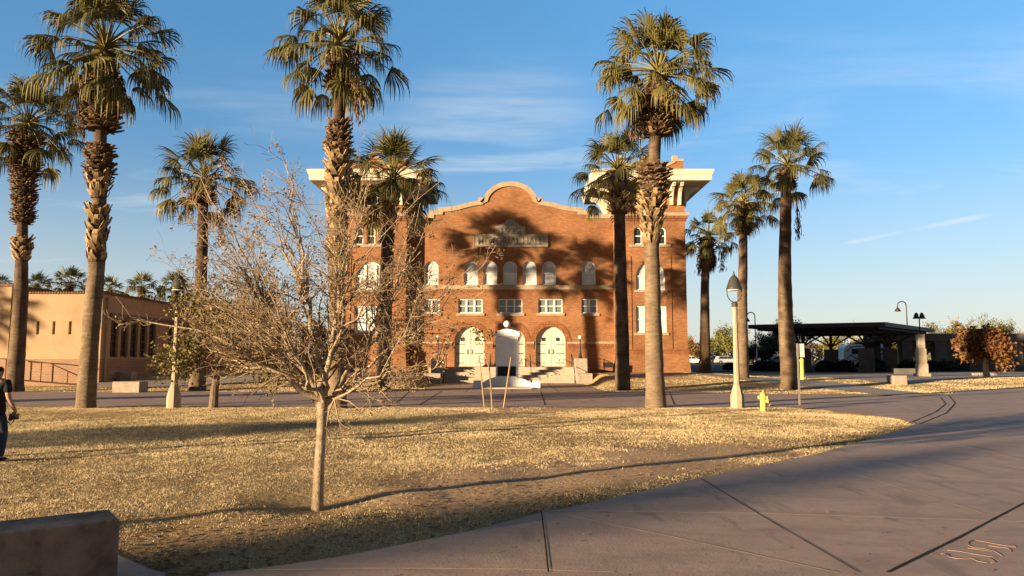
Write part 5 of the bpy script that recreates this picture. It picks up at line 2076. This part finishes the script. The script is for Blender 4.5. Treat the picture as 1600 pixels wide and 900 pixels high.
# big block in the left foreground, turned 37 degrees
c0 = Vector((-2.853, 5.52, 0))
u_, w_ = Vector((-.80, -.60, 0)), Vector((-.60, .80, 0))
L0 = 2.3
cc = c0 + u_ * L0 / 2 + w_ * 0.24
m = MB()
m.cbox((cc.x, cc.y, 0.245), (L0, 0.48, 0.49), math.atan2(.60, .80))
tag(m.build('concrete_bench', CONC_D, bevel=0.012), 'large weathered dark concrete seat block in the lower left corner', 'bench', 'concrete seat blocks')
m = MB()
c1 = Vector((3.92, 5.05, 0))  # concrete block in shadow; the shade is put into its near-black colour
m.cbox((c1.x + .55, c1.y - .35, 0.15), (1.3, 0.55, 0.30), math.radians(37))
tag(m.build('concrete_bench', M('shaded_concrete', (0.02, 0.018, 0.02), (0.03, 0.027, 0.028), 4, 0.8, .4, 20), bevel=0.012), 'concrete block cut by the lower right corner, shade put into its dark colour', 'bench', 'concrete seat blocks')
for i, px in enumerate((1525, 1533, 1541, 1555)):
    b = gp(px, 587)
    m = MB()
    s = b.y / FPX
    m.cbox((b.x, b.y + .2, b.z + .1), (6.5 * s, .4, .24), 0.2 * (i % 2))
    tag(m.build('kerb_stone', CONC_D if i == 3 else CONC, bevel=.02), ('leftmost pale kerb stone near the red tree', 'second kerb stone from the left near the red tree', 'kerb stone directly behind the red tree trunk', 'reddish dark kerb stone right of the red tree trunk')[i], 'stone', 'loose kerb stones by the red tree')

# ------------------------------------------------------------------ the stucco school on the left
SD = 45.0
sx = at(159, 500, SD).x
sroof = at(159, 458, SD).z
wain = at(159, 561, SD).z
sch = thing('stucco_school', (sx, SD, 0), 'low tan stucco school building with brick base and clay tile edge', 'building')
SB = 84.0
slits = []
for px in (59, 84, 109.5):
    x = at(px, 512, SD).x - sx
    slits.append(rect(x - .085, at(px, 522.5, SD).z, x + .085, at(px, 502, SD).z))
m = MB()
m.holed([(-40, wain + .002), (0, wain + .002), (0, sroof), (-40, sroof)], slits, (sx, SD, 0), UX, UZ, UY, 0.4)
wy = []
sw_top, sw_bot = at(176, 497, 46.6).z, wain + .12
side_holes = []
y = 1.1
while y < 36:
    for k in range(5):
        side_holes.append(rect(y, sw_bot, y + 0.92, sw_top))
        wy.append(y)
        y += 1.22
    y += 1.6
m.holed([(0, wain + .002), (SB - SD, wain + .002), (SB - SD, sroof), (0, sroof)], side_holes, (sx, SD, 0), (0, 1, 0), UZ, (-1, 0, 0), 0.28)
m.add([(sx - 40, SD, sroof - .15), (sx - .3, SD + .3, sroof - .15), (sx - .3, SB, sroof - .15), (sx - 40, SB, sroof - .15)], [(0, 1, 2, 3)])
swall = m.build('wall', STUCCO, sch)
m = MB()
m.box((sx - 40, SD - .05, .1), (sx + .04, SD + .3, wain))
m.box((sx - .3, SD + .302, .1), (sx + .04, SB, wain))
m.build('brick_base', BRICK_L, sch)
for r_ in slits:
    m = MB()
    x0, z0 = r_[0]
    x1, z1 = r_[2]
    m.box((sx + x0 - .02, SD + .3, z0 - .02), (sx + x1 + .02, SD + .34, z1 + .02))
    m.build('slit_window', WFRAME, sch)
for y in wy:
    f = MB()
    yy = SD + y
    f.box((sx - .20, yy + .002, sw_bot + .002), (sx - .14, yy + .07, sw_top - .002))
    f.box((sx - .20, yy + .85, sw_bot + .002), (sx - .14, yy + .918, sw_top - .002))
    for q in (0.43,):
        f.box((sx - .195, yy + q, sw_bot), (sx - .155, yy + q + .05, sw_top))
    nn = 5
    for j in range(nn + 1):
        zc = sw_bot + .02 + (sw_top - sw_bot - .06) * j / nn
        f.box((sx - .193, yy + .07, zc), (sx - .157, yy + .85, zc + (.06 if j in (0, nn) else .035)))
    wdw = f.build('window', WFRAME, sch)
    g = MB()
    g.box((sx - .24, yy + .01, sw_bot + .01), (sx - .21, yy + .91, sw_top - .01))
    g.build('pane', GLASS, wdw)
m = MB()
m.box((sx + .003, SD + .9, sw_top + .05), (sx + .09, SB - 1, sw_top + .28))
m.build('lintel', WFRAME, sch)
# clay tile edge
m = MB()
x = sx - 27
while x < sx + .1:
    m.tube([(x, SD - .12, sroof + .02), (x, SD + .35, sroof + .1)], .075, 6)
    x += .17
y = SD
while y < SB:
    m.tube([(sx + .12, y, sroof + .02), (sx - .35, y, sroof + .1)], .075, 6)
    y += .17
m.box((sx - 27, SD - .05, sroof - .002), (sx + .05, SD + .3, sroof + .06))
m.box((sx - .3, SD + .302, sroof - .002), (sx + .05, SB, sroof + .06))
m.build('tile_edge', TILE, sch)
for yy in (SD + .45, SD + 9.2, SD + 17):
    m = MB()
    m.tube([(sx + .1, yy, .35), (sx + .1, yy, sroof - .5)], .06, 8)
    m.box((sx + .01, yy - .12, sroof - .5), (sx + .2, yy + .12, sroof - .25))
    m.build('downpipe', STUCCO, sch)
# taller block at the extreme left
m = MB()
bx = at(15.5, 500, SD - .5).x
bt = at(10, 447.5, SD - .5).z
m.box((bx - 12, SD - .5, wain), (bx, SD + 6, bt))
m.build('entrance_block', STUCCO, sch)
m = MB()
m.box((bx - 12.05, SD - .56, .1), (bx + .05, SD - .01, wain - .002))
m.build('brick_base', BRICK_L, sch)
m = MB()
m.box((bx - 12.1, SD - .6, bt + .002), (bx + .1, SD + 6.1, bt + .12))
m.build('block_coping', TILE, sch)
hr = thing('ramp_railing', tuple(gp(60, 588)), 'rusty steel ramp railing sloping down along the school wall', 'railing')
hy_ = SD - 1.4
line = [at(*p, hy_) for p in ((-30, 558), (36, 562.5), (78, 567.5), (121, 586.5))]
m = MB()
m.tube(line, .03, 8)
m.build('top_rail', RUST, hr, smooth=True)
for px, pt in ((65, 566), (106, 580), (10, 561), (-25, 558.5)):
    a = at(px, pt, hy_)
    m = MB()
    m.tube([a, Vector((a.x, a.y, hgt(a.x, a.y)))], .03, 8)
    m.build('post', RUST, hr, smooth=True)
m = MB()
rx0, rx1 = at(-60, 580, hy_).x, at(125, 588, hy_).x
rz1 = hgt(rx1, hy_)
m.add([(rx0, hy_ - .25, rz1 + .05), (rx1, hy_ - .25, rz1 - .05), (rx1, hy_ + 1.0, rz1 - .05), (rx0, hy_ + 1.0, rz1 + .05), (rx0, hy_ - .25, rz1 + .55), (rx1, hy_ - .25, rz1 + .0), (rx1, hy_ + 1.0, rz1 + .0), (rx0, hy_ + 1.0, rz1 + .55)],
      [(0, 1, 5, 4), (1, 2, 6, 5), (2, 3, 7, 6), (3, 0, 4, 7), (4, 5, 6, 7)])
m.build('ramp', BRICK_L, hr)

# ------------------------------------------------------------------ shelter, pavilion, vehicles
A_, C_, B_ = Vector((24.9, 78, 0)), Vector((36.5, 72.3, 0)), Vector((50.2, 88, 0))
E_ = A_ + B_ - C_
ROOF = 5.32
sh = thing('shade_shelter', tuple((A_ + B_) / 2 + Vector((0, 0, .35))), 'dark flat roofed steel shade shelter on concrete pedestals', 'shelter')
m = MB()
q = [A_, C_, B_, E_]
m.add([(p.x, p.y, ROOF - .42) for p in q] + [(p.x, p.y, ROOF) for p in q], [(3, 2, 1, 0), (4, 5, 6, 7), (0, 1, 5, 4), (1, 2, 6, 5), (2, 3, 7, 6), (3, 0, 4, 7)])
m.build('roof', STEEL_D, sh)
ctr = (A_ + B_) / 2
u1, u2 = (C_ - A_), (B_ - C_)
m = MB()
for i in range(9):
    p = A_ + u1 * ((i + .5) / 9) + u2 * 0.03
    p2 = p + u2 * .94
    d = (p2 - p)
    m.cbox(((p.x + p2.x) / 2, (p.y + p2.y) / 2, ROOF - .53), (.12, d.length, .2), math.atan2(-d.x, d.y))
for f_ in (.28, .72):
    p = A_ + u2 * f_ + u1 * .03
    p2 = p + u1 * .94
    d = p2 - p
    m.cbox(((p.x + p2.x) / 2, (p.y + p2.y) / 2, ROOF - .77), (.2, d.length, .28), math.atan2(-d.x, d.y))
m.build('roof_beam', STEEL_D, sh)
for f1, f2 in ((.26, .28), (.74, .28), (.26, .72), (.74, .72)):
    p = A_ + u1 * f1 + u2 * f2
    z = hgt(p.x, p.y)
    ang = math.atan2(u1.y, u1.x)
    m = MB()
    m.cbox((p.x, p.y, z + 1.25), (1.55, .8, 2.5), ang)
    m.build('pedestal', CONC_G, sh, bevel=.03)
    m = MB()
    m.cbox((p.x, p.y, (z + 2.5 + ROOF - .92) / 2), (.3, .3, ROOF - .92 - z - 2.5), ang)
    m.build('post', STEEL_D, sh)
    for s_ in (-1, 1):
        for uu, ll in ((u1.normalized(), 2.6), (u2.normalized(), 3.4)):
            m = MB()
            m.tube([Vector((p.x, p.y, z + 2.75)), Vector((p.x, p.y, ROOF - .66)) + uu * ll * s_], .09, 6)
            m.build('strut', STEEL_D, sh)

# low concrete pavilion on the right
PD = 88.0
pv = thing('concrete_pavilion', (at(1500, 560, PD).x, PD, hgt(50, PD)), 'long low grey concrete pavilion with square piers behind the red tree', 'building')
xa, xb = at(1387, 560, PD).x, at(1640, 560, PD).x
zb, zt = at(1400, 533, PD).z, at(1400, 521, PD).z
gz0 = hgt(50, PD) - .05
m = MB()
m.box((xa, PD, zb), (xb, PD + 6, zt))
m.build('roof_beam', CONC_G, pv, bevel=.04)
for a, b2 in ((1388, 1393.5), (1411, 1428), (1463, 1483), (1516, 1530), (1580, 1600)):
    m = MB()
    m.box((at(a, 560, PD).x, PD + .12, gz0), (at(b2, 560, PD).x, PD + 1.1, zb - .002))
    m.build('pier', CONC_G, pv)
m = MB()
m.box((at(1389, 560, PD).x, PD + 5.2, gz0), (at(1411, 560, PD).x, PD + 5.5, zb - .002))
m.build('end_wall', CONC_G, pv)
m = MB()
m.box((at(1484, 560, PD).x, PD + 1.3, gz0), (xb, PD + 1.6, zb - .002))
m.build('back_wall', CONC_G, pv)
m = MB()
m.box((at(1503, 560, PD).x, PD + 1.2, gz0), (at(1515, 560, PD).x, PD + 1.28, at(1500, 543, PD).z))
m.build('door', STEEL_D, pv)
b = at(1418, 580, 66)
block('seat_wall', at(1398, 580, 68).x, at(1434, 580, 68).x, 68, 68.5, hgt(40, 68) - .05, hgt(40, 68) + .5, 'low concrete wall at the shelter edge behind the bell lamp pillar', CONC_G, 'wall')


def car(px, D, L_, H_, paint, label, face=1, suv=False):
    c = at(px, 565, D)
    z = hgt(c.x, D) + .02
    t = thing('parked_car', (c.x, D, z), label, 'car', 'cars parked behind the shelter')
    W_ = 1.8
    f = lambda x: c.x + face * x * L_
    if suv:
        prof_ = [(-.49, .30), (-.5, .62), (-.47, .92), (-.40, 1.0), (-.34, 1.0), (.22, 1.0), (.30, .92), (.47, .78), (.5, .55), (.49, .28)]
        cab = [(-.46, .98), (-.40, 1.58), (-.1, 1.66), (.10, 1.60), (.25, .98)]
    else:
        prof_ = [(-.49, .30), (-.5, .58), (-.47, .86), (-.34, .92), (.18, .92), (.28, .84), (.46, .70), (.5, .5), (.49, .26)]
        cab = [(-.36, .90), (-.24, 1.36), (-.08, 1.44), (.06, 1.40), (.22, .90)]
    k = H_ / max(q[1] for q in cab)
    m = MB()
    m.prism([(face * x * L_, q * k) for x, q in prof_], (c.x, D, z), UX, UZ, UY, -W_ / 2, W_ / 2)
    m.build('body', paint, t, bevel=.06)
    m = MB()
    n = len(cab)
    vs = []
    for y_, ins in ((-W_ / 2 + .04, 0), (W_ / 2 - .04, 0)):
        for x, q in cab:
            tt = (q - cab[0][1]) / (1.5 - .9)
            vs.append((f(x), D + y_ - math.copysign(.2 * tt, y_), z + q * k))
    m.add(vs, [tuple(range(n)), tuple(range(2 * n - 1, n - 1, -1))] + [(i, (i + 1) % n, n + (i + 1) % n, n + i) for i in range(n)])
    m.build('cabin', paint, t, bevel=.05)
    g = MB()
    xs_ = [q[0] for q in cab]
    for (p0, p1) in ((cab[0][0] + .06, -.045), (-.03, cab[-1][0] - .05)):
        zb_, zt_ = (cab[0][1] + .05) * k, (cab[2][1] - .12) * k
        a0 = p0 + (.06 if p0 < -.1 else 0)
        a1 = p1 - (.10 if p1 > .05 else 0)
        for y_ in (-1, 1):
            yb_ = D + y_ * (W_ / 2 - .03)
            yt_ = D + y_ * (W_ / 2 - .17)
            g.add([(f(p0), yb_, z + zb_), (f(p1), yb_, z + zb_), (f(a1), yt_, z + zt_), (f(a0), yt_, z + zt_)], [(0, 1, 2, 3)])
    g.build('side_window', GLASS, t)
    for x in (-.31, .30):
        for y_ in (-1, 1):
            m = MB()
            m.tube([(f(x), D + y_ * (W_ / 2 - .2), z + .33), (f(x), D + y_ * (W_ / 2 + .012), z + .33)], .33, 18)
            wh = m.build('wheel', TYRE, t)
            m = MB()
            m.tube([(f(x), D + y_ * (W_ / 2 + .013), z + .33), (f(x), D + y_ * (W_ / 2 + .022), z + .33)], .2, 14)
            m.build('rim', RIM, wh)
    for y_ in (-1, 1):
        m = MB()
        m.cbox((f(-.492), D + y_ * .68, z + .72 * k), (.08, .32, .16))
        m.build('tail_light', RED, t)
        m = MB()
        m.cbox((f(.487), D + y_ * .66, z + .60 * k), (.08, .36, .14))
        m.build('headlight', GLOBE, t)


car(1080, 129, 4.5, 1.45, CARW, 'white saloon parked right behind the corner of the hall', 1)
car(1202, 122, 4.4, 1.55, CARW, 'white hatchback parked behind the shrubs between the right palms', -1, True)
car(1212, 117, 4.4, 1.45, CARS, 'silver car parked in front of the white hatchback', -1)
car(1136, 140, 4.6, 1.5, CARS, 'grey car under the yellow green palo verde', 1, True)
car(1306, 120, 4.5, 1.45, CARW, 'pale car glimpsed beside the camper', 1)

# white camper with black swirls
RD = 104.0
x0, x1 = at(1318, 555, RD).x, at(1389, 555, RD).x
zb, zt = hgt(x0, RD) + .75, at(1350, 538, RD).z
rv = thing('camper_trailer', ((x0 + x1) / 2, RD + 1, hgt(x0, RD)), 'white camper trailer with black swirl graphics under the shelter', 'camper')
m = MB()
hh = zt - zb
m.prism([(0, .3), (.5, 0), (x1 - x0 - .2, 0), (x1 - x0, .2), (x1 - x0, hh - .3), (x1 - x0 - .4, hh), (.9, hh), (.25, hh - .35), (0, hh - 1.1)], (x0, RD, zb), UX, UZ, UY, 0, 2.3)
m.build('body', CARW, rv, bevel=.12)
for a, b2, c_, d in ((1331, 1343, 545, 553), (1368, 1375, 541, 548)):
    m = MB()
    m.box((at(a, 550, RD).x, RD - .03, at(a, d, RD).z), (at(b2, 550, RD).x, RD - .004, at(a, c_, RD).z))
    m.build('window', GLASS, rv)
for pts, w_ in (([(1323, 549), (1328, 544), (1336, 541), (1358, 540.5)], .10), ([(1324, 560), (1330, 554), (1335, 559), (1344, 562)], .12), ([(1326, 564), (1336, 563.5), (1345, 560)], .10),
                ([(1361, 561), (1370, 554), (1376, 548), (1379, 544)], .16), ([(1364, 563), (1374, 557), (1380, 550), (1380, 546), (1374, 544)], .10), ([(1368, 565), (1377, 560), (1382, 554)], .08), ([(1372, 566), (1381, 561), (1384, 558)], .12)):
    m = MB()
    P = [at(p[0], p[1], RD) for p in pts]
    for i in range(len(P) - 1):
        a, b2 = P[i], P[i + 1]
        d = (b2 - a)
        n = Vector((-d.z, 0, d.x)).normalized() * w_ / 2
        y0, y1 = RD - .014, RD - .004
        e = d.normalized() * .03
        a, b2 = a - e, b2 + e
        m.add([(a.x + n.x, y0 - i * .002, a.z + n.z), (a.x - n.x, y0 - i * .002, a.z - n.z), (b2.x - n.x, y0 - i * .002, b2.z - n.z), (b2.x + n.x, y0 - i * .002, b2.z + n.z)], [(0, 1, 2, 3)])
    m.build('swirl_graphic', BLACKV, rv)
for x in (x0 + 2.2, x0 + 3.1):
    m = MB()
    m.tube([(x, RD + .02, hgt(x0, RD) + .38), (x, RD + .3, hgt(x0, RD) + .38)], .38, 16)
    m.build('wheel', TYRE, rv)

# ------------------------------------------------------------------ the person at the left edge
pb = gp(-12, 722)
PH = 1.74
k = (at(6, 570, pb.y).z - pb.z) / PH
per = thing('person', tuple(pb), 'person in black t-shirt and dark jeans walking away, holding a camera', 'person')


def skin_mesh(name, mat, verts, edges, radii, parent, root=0, sub=2):
    me = bpy.data.meshes.new(name)
    me.from_pydata([tuple(Vector(v) * k) for v in verts], edges, [])
    ob = bpy.data.objects.new(name, me)
    COL.objects.link(ob)
    ob.parent = parent
    me.materials.append(mat)
    sm = ob.modifiers.new('skin', 'SKIN')
    sm.use_smooth_shade = True
    sl = me.skin_vertices[0].data
    for i, r_ in enumerate(radii):
        if isinstance(r_, tuple):
            sl[i].radius = (r_[0] * k, r_[1] * k)
        else:
            sl[i].radius = (r_ * k, r_ * k)
        sl[i].use_root = (i == root)
    s_ = ob.modifiers.new('sub', 'SUBSURF')
    s_.levels = sub
    s_.render_levels = sub
    return ob


# frame: +x right, +y away from camera (walking direction), z up; metres for a 1.74 m figure
V = [(0, 0, .93), (0, 0, 1.10), (0, .01, 1.28), (0, .0, 1.42), (0, .0, 1.50), (0, .02, 1.57), (0, .03, 1.65), (0, .02, 1.70),      # 0-7 pelvis..crown
     (.17, 0, 1.42), (.225, -.02, 1.17), (.285, .07, .95), (.30, .10, .87),                                                    # 8-11 right arm
     (-.17, 0, 1.42), (-.24, .02, 1.16), (-.26, .10, .93), (-.26, .12, .86),                                                   # 12-15 left arm
     (.09, 0, .90), (.10, .10, .50), (.10, .02, .09), (.105, .14, .045),                                                       # 16-19 right leg forward
     (-.09, 0, .90), (-.10, -.04, .50), (-.10, -.28, .16), (-.10, -.19, .06)]                                                  # 20-23 left leg back
Ed = [(0, 1), (1, 2), (2, 3), (3, 4), (4, 5), (5, 6), (6, 7), (3, 8), (8, 9), (9, 10), (10, 11), (3, 12), (12, 13), (13, 14), (14, 15), (0, 16), (16, 17), (17, 18), (18, 19), (0, 20), (20, 21), (21, 22), (22, 23)]
Rd = [(.10, .08), (.11, .085), (.14, .095), (.13, .085), (.055, .055), (.072, .085), (.078, .095), (.055, .065), (.058, .058), (.044, .044), (.034, .034), (.036, .022), (.058, .058), (.044, .044), (.034, .034), (.036, .022),
      (.07, .07), (.05, .05), (.036, .036), (.036, .03), (.07, .07), (.05, .05), (.036, .036), (.036, .03)]
body = skin_mesh('body', SKIN, V, Ed, Rd, per)
for j in range(4):
    xk = .275 + .017 * j
    skin_mesh('finger', SKIN, [(xk + .01, .105, .86), (xk + .008, .115, .815), (xk - .006, .12, .785 + .006 * abs(j - 1.4)), (xk - .022, .125, .775 + .006 * abs(j - 1.4))], [(0, 1), (1, 2), (2, 3)], [.0095, .009, .008, .007], body, sub=1)
skin_mesh('thumb', SKIN, [(.285, .075, .87), (.262, .07, .84), (.25, .09, .81)], [(0, 1), (1, 2)], [.012, .010, .008], body, sub=1)
SV = [(0, 0, .78), (0, 0, 1.0), (0, 0, 1.14), (0, .01, 1.30), (0, 0, 1.425), (0, 0, 1.475), (.175, 0, 1.42), (.225, -.015, 1.22), (-.175, 0, 1.42), (-.235, .01, 1.22)]
skin_mesh('t_shirt', SHIRT, SV, [(0, 1), (1, 2), (2, 3), (3, 4), (4, 5), (4, 6), (6, 7), (4, 8), (8, 9)],
          [(.195, .155), (.175, .135), (.155, .115), (.175, .12), (.15, .10), (.07, .065), (.078, .078), (.074, .074), (.078, .078), (.074, .074)], per)
JV = [(0, 0, .98), (0, 0, .90), (.09, 0, .86), (.10, .10, .50), (.10, .03, .07), (-.09, 0, .86), (-.10, -.04, .50), (-.10, -.27, .15)]
skin_mesh('jeans', JEANS, JV, [(0, 1), (1, 2), (2, 3), (3, 4), (1, 5), (5, 6), (6, 7)], [(.15, .112), (.155, .12), (.105, .105), (.078, .078), (.068, .07), (.105, .105), (.078, .078), (.068, .07)], per)
skin_mesh('hair', HAIR, [(0, .0, 1.60), (0, .01, 1.66), (0, .02, 1.715)], [(0, 1), (1, 2)], [(.082, .085), (.09, .108), (.066, .08)], per)
for sx_, yy, zz2 in ((.102, .09, .035), (-.10, -.22, .075)):
    skin_mesh('shoe', SHIRT, [(sx_, yy - .10, zz2 + .01), (sx_, yy, zz2 + .01), (sx_, yy + .12, zz2)], [(0, 1), (1, 2)], [(.045, .04), (.048, .045), (.042, .032)], per)
m = MB()
P0 = pb
m.tube([P0 + Vector((-.02, -.125, 1.40)) * k, P0 + Vector((-.03, -.145, 1.2)) * k, P0 + Vector((-.035, -.15, 1.0)) * k], .018, 6)
m.build('strap', STRAP, per)
for sx_ in (-1, 1):
    skin_mesh('ear', SKIN, [(sx_ * .078, .02, 1.605), (sx_ * .088, .015, 1.63), (sx_ * .084, .015, 1.65)], [(0, 1), (1, 2)], [.010, .013, .01], body, sub=1)
# camera in the right hand
hc = pb + Vector((.245, .14, .80)) * k
cm_ = thing('handheld_camera', tuple(hc), 'black camera held low in the right hand of the walking person', 'camera')
m = MB()
m.cbox(hc, (.13, .075, .095), .3)
m.cbox(hc + Vector((-.005, 0, .055)), (.05, .06, .03), .3)
m.build('camera_body', BLACKV, cm_, bevel=.008)
m = MB()
m.tube([hc + Vector((-.03, .03, -.01)), hc + Vector((-.10, .06, -.045))], .036, 14)
m.build('lens', BLACKV, cm_)
m = MB()
m.tube([hc + Vector((.05, 0, .02)), hc + Vector((.0, -.03, -.10)), hc + Vector((-.03, -.02, -.13)), hc + Vector((-.10, 0, -.09))], .007, 5)
m.build('camera_strap', SHIRT, cm_)

# ------------------------------------------------------------------ dry grass (one countless mass)
rng = np.random.default_rng(7)
paved = [path_poly, pad_poly] + [[EX(*p) for p in pp] for pp in (
    ((1090, 586), (1200, 598), (1285, 606), (1412, 621), (1470, 617), (1330, 601), (1285, 596), (1180, 590), (1100, 584)),
    ((150, 607), (300, 606), (380, 597), (470, 586), (560, 582), (560, 579), (450, 582), (330, 592), (150, 598)),
    ((905, 598), (1000, 591), (1075, 588), (1075, 583), (960, 576), (905, 576)),
    ((690, 597), (560, 592), (520, 588), (520, 583), (640, 577), (690, 577)),
    ((1330, 592), (1390, 600), (1450, 597), (1590, 588), (1900, 584), (1900, 579), (1600, 580), (1450, 583), (1250, 583), (1180, 587)))]
paved.append([(-4.95, road_far_y - .1), (4.8, road_far_y - .1), (4.8, 57), (-4.95, 57)])


def inpoly_np(x, y, poly):
    c = np.zeros(len(x), bool)
    n = len(poly)
    j = n - 1
    for i in range(n):
        xi, yi = poly[i]
        xj, yj = poly[j]
        if yi != yj:
            c ^= ((yi > y) != (yj > y)) & (x < (xj - xi) * (y - yi) / (yj - yi) + xi)
        j = i
    return c


def clumps(n, ylo, yhi, hmin, hmax, w, power):
    u = rng.random(n)
    y = (ylo ** power + u * (yhi ** power - ylo ** power)) ** (1 / power)
    x = (rng.random(n) * 2 - 1) * (y * 0.74 + 1.5)
    keep = np.ones(n, bool)
    for p in paved:
        keep &= ~inpoly_np(x, y, p)
    x, y = x[keep], y[keep]
    e = np.array([earth(a, b) if (6 < b < 30 and -4 < a < 12) else 0.0 for a, b in zip(x, y)])
    nz_ = np.array([noise.noise((a * .55, b * .55, 1.3)) + .6 * noise.noise((a * 2.1, b * 2.1, 4.0)) + .5 * noise.noise((a * 7.0, b * 7.0, 6.0)) for a, b in zip(x, y)])
    keep = rng.random(len(x)) > np.clip(e * 0.86 + 0.25 + 0.38 * np.clip((9.5 - y) / 3.5, 0, 1) - nz_ * 0.55, 0.0, 0.985)
    x, y, nz_ = x[keep], y[keep], nz_[keep]
    z = np.array([gz(a, b) for a, b in zip(x, y)])
    m_ = len(x)
    az = rng.random(m_) * 6.283
    h = hmin + (hmax - hmin) * rng.random(m_) ** 1.6
    h *= 1 + .5 * np.clip(nz_, -.6, .8)
    lean = rng.normal(0, 1.3, m_) * h
    laz = rng.random(m_) * 6.283
    ww = w * (.6 + .8 * rng.random(m_))
    bx, by = np.cos(az) * ww / 2, np.sin(az) * ww / 2
    V0 = np.stack([x - bx, y - by, z - .006], 1)
    V1 = np.stack([x + bx, y + by, z - .006], 1)
    V2 = np.stack([x + np.cos(laz) * lean + bx * .3, y + np.sin(laz) * lean + by * .3, z + h], 1)
    V = np.stack([V0, V1, V2], 1).reshape(-1, 3)
    vv = np.clip(.46 + .42 * nz_ + rng.normal(0, .24, m_), 0, 1)
    return V, np.repeat(vv, 3)


parts = [clumps(620000, 5.0, 14.0, .006, .030, .009, 1.2), clumps(700000, 12.0, 27.0, .010, .036, .013, 1.5), clumps(300000, 36.0, 62.0, .02, .05, .03, 1.5)]
V = np.concatenate([p[0] for p in parts]).astype(np.float32)
C = np.concatenate([p[1] for p in parts]).astype(np.float32)
me = bpy.data.meshes.new('dry_grass')
nt_ = len(V) // 3
me.vertices.add(len(V))
me.vertices.foreach_set('co', V.ravel())
me.loops.add(len(V))
me.loops.foreach_set('vertex_index', np.arange(len(V), dtype=np.int32))
me.polygons.add(nt_)
me.polygons.foreach_set('loop_start', np.arange(0, len(V), 3, dtype=np.int32))
me.update(calc_edges=True)
a_ = me.attributes.new('v', 'FLOAT', 'POINT')
a_.data.foreach_set('value', C)
me.materials.append(GRASS)
go = bpy.data.objects.new('dry_grass', me)
COL.objects.link(go)
tag(go, 'short straw coloured dry winter grass on the lawns', 'grass', kind='stuff')

# fallen leaves and crumbs of soil strewn over the near lawn and its edge
r = random.Random(77)
fl = MB()
cnt = 0
while cnt < 5200:
    y = 5.0 + 17 * r.random() ** 1.7
    x = r.uniform(-1, 1) * (y * 0.72 + 1)
    e_ = edge_d(x, y)
    ins = inpoly(x, y, lawn)
    if inpoly(x, y, pad_poly):
        continue
    w_ = (0.25 + 0.75 * math.exp(-e_ / 1.2)) * (0.4 + noise.noise((x * .5, y * .5, 9.0))) if ins else 0.03 * math.exp(-e_ / .8) + (0.004 if 1 < x else 0)
    if x < -1.0 and y < 7.5 and not ins:
        continue
    if r.random() > w_:
        continue
    cnt += 1
    z = (gz(x, y) + 0.012) if ins else hgt(x, y) + PZ + 0.006
    a = r.uniform(0, 6.28)
    L1, W1 = r.uniform(.018, .045), r.uniform(.008, .02)
    if not ins:
        L1, W1 = L1 * .5, W1 * .6
    c_, s__ = math.cos(a), math.sin(a)
    tz = r.uniform(0, .018)
    fl.add([(x - c_ * L1, y - s__ * L1, z), (x + s__ * W1, y - c_ * W1, z + tz), (x + c_ * L1, y + s__ * L1, z + .004), (x - s__ * W1, y + c_ * W1, z + r.uniform(0, .01))], [(0, 1, 2), (0, 2, 3)], r.random() * .8)
tag(fl.build('fallen_leaves', DRYLEAF), 'small brown fallen leaves strewn over the lawn and its edge', 'leaves', kind='stuff')

# far belt of trees and brush closing the view beyond the car park
r = random.Random(78)
fb = MB()
for _ in range(26000):
    px = r.uniform(1070, 1760) if r.random() < .62 else r.uniform(-200, 700)
    D = r.uniform(168, 186)
    top_ = 4.2 + 2.6 * noise.noise((px * .021, 2.0, 0)) + 1.6 * noise.noise((px * .07, 7.0, 0))
    p = at(px, 560, D)
    p.z = hgt(p.x, D) + top_ * r.random() ** .8
    leafquad(fb, p, 0.42, r, max(0, min(1, .45 + .9 * noise.noise((px * .05, p.z * .4, 3.0)) + r.uniform(-.25, .25))))
tag(fb.build('far_trees', OLIVE), 'far belt of olive brush and trees beyond the car park', 'trees', kind='stuff')
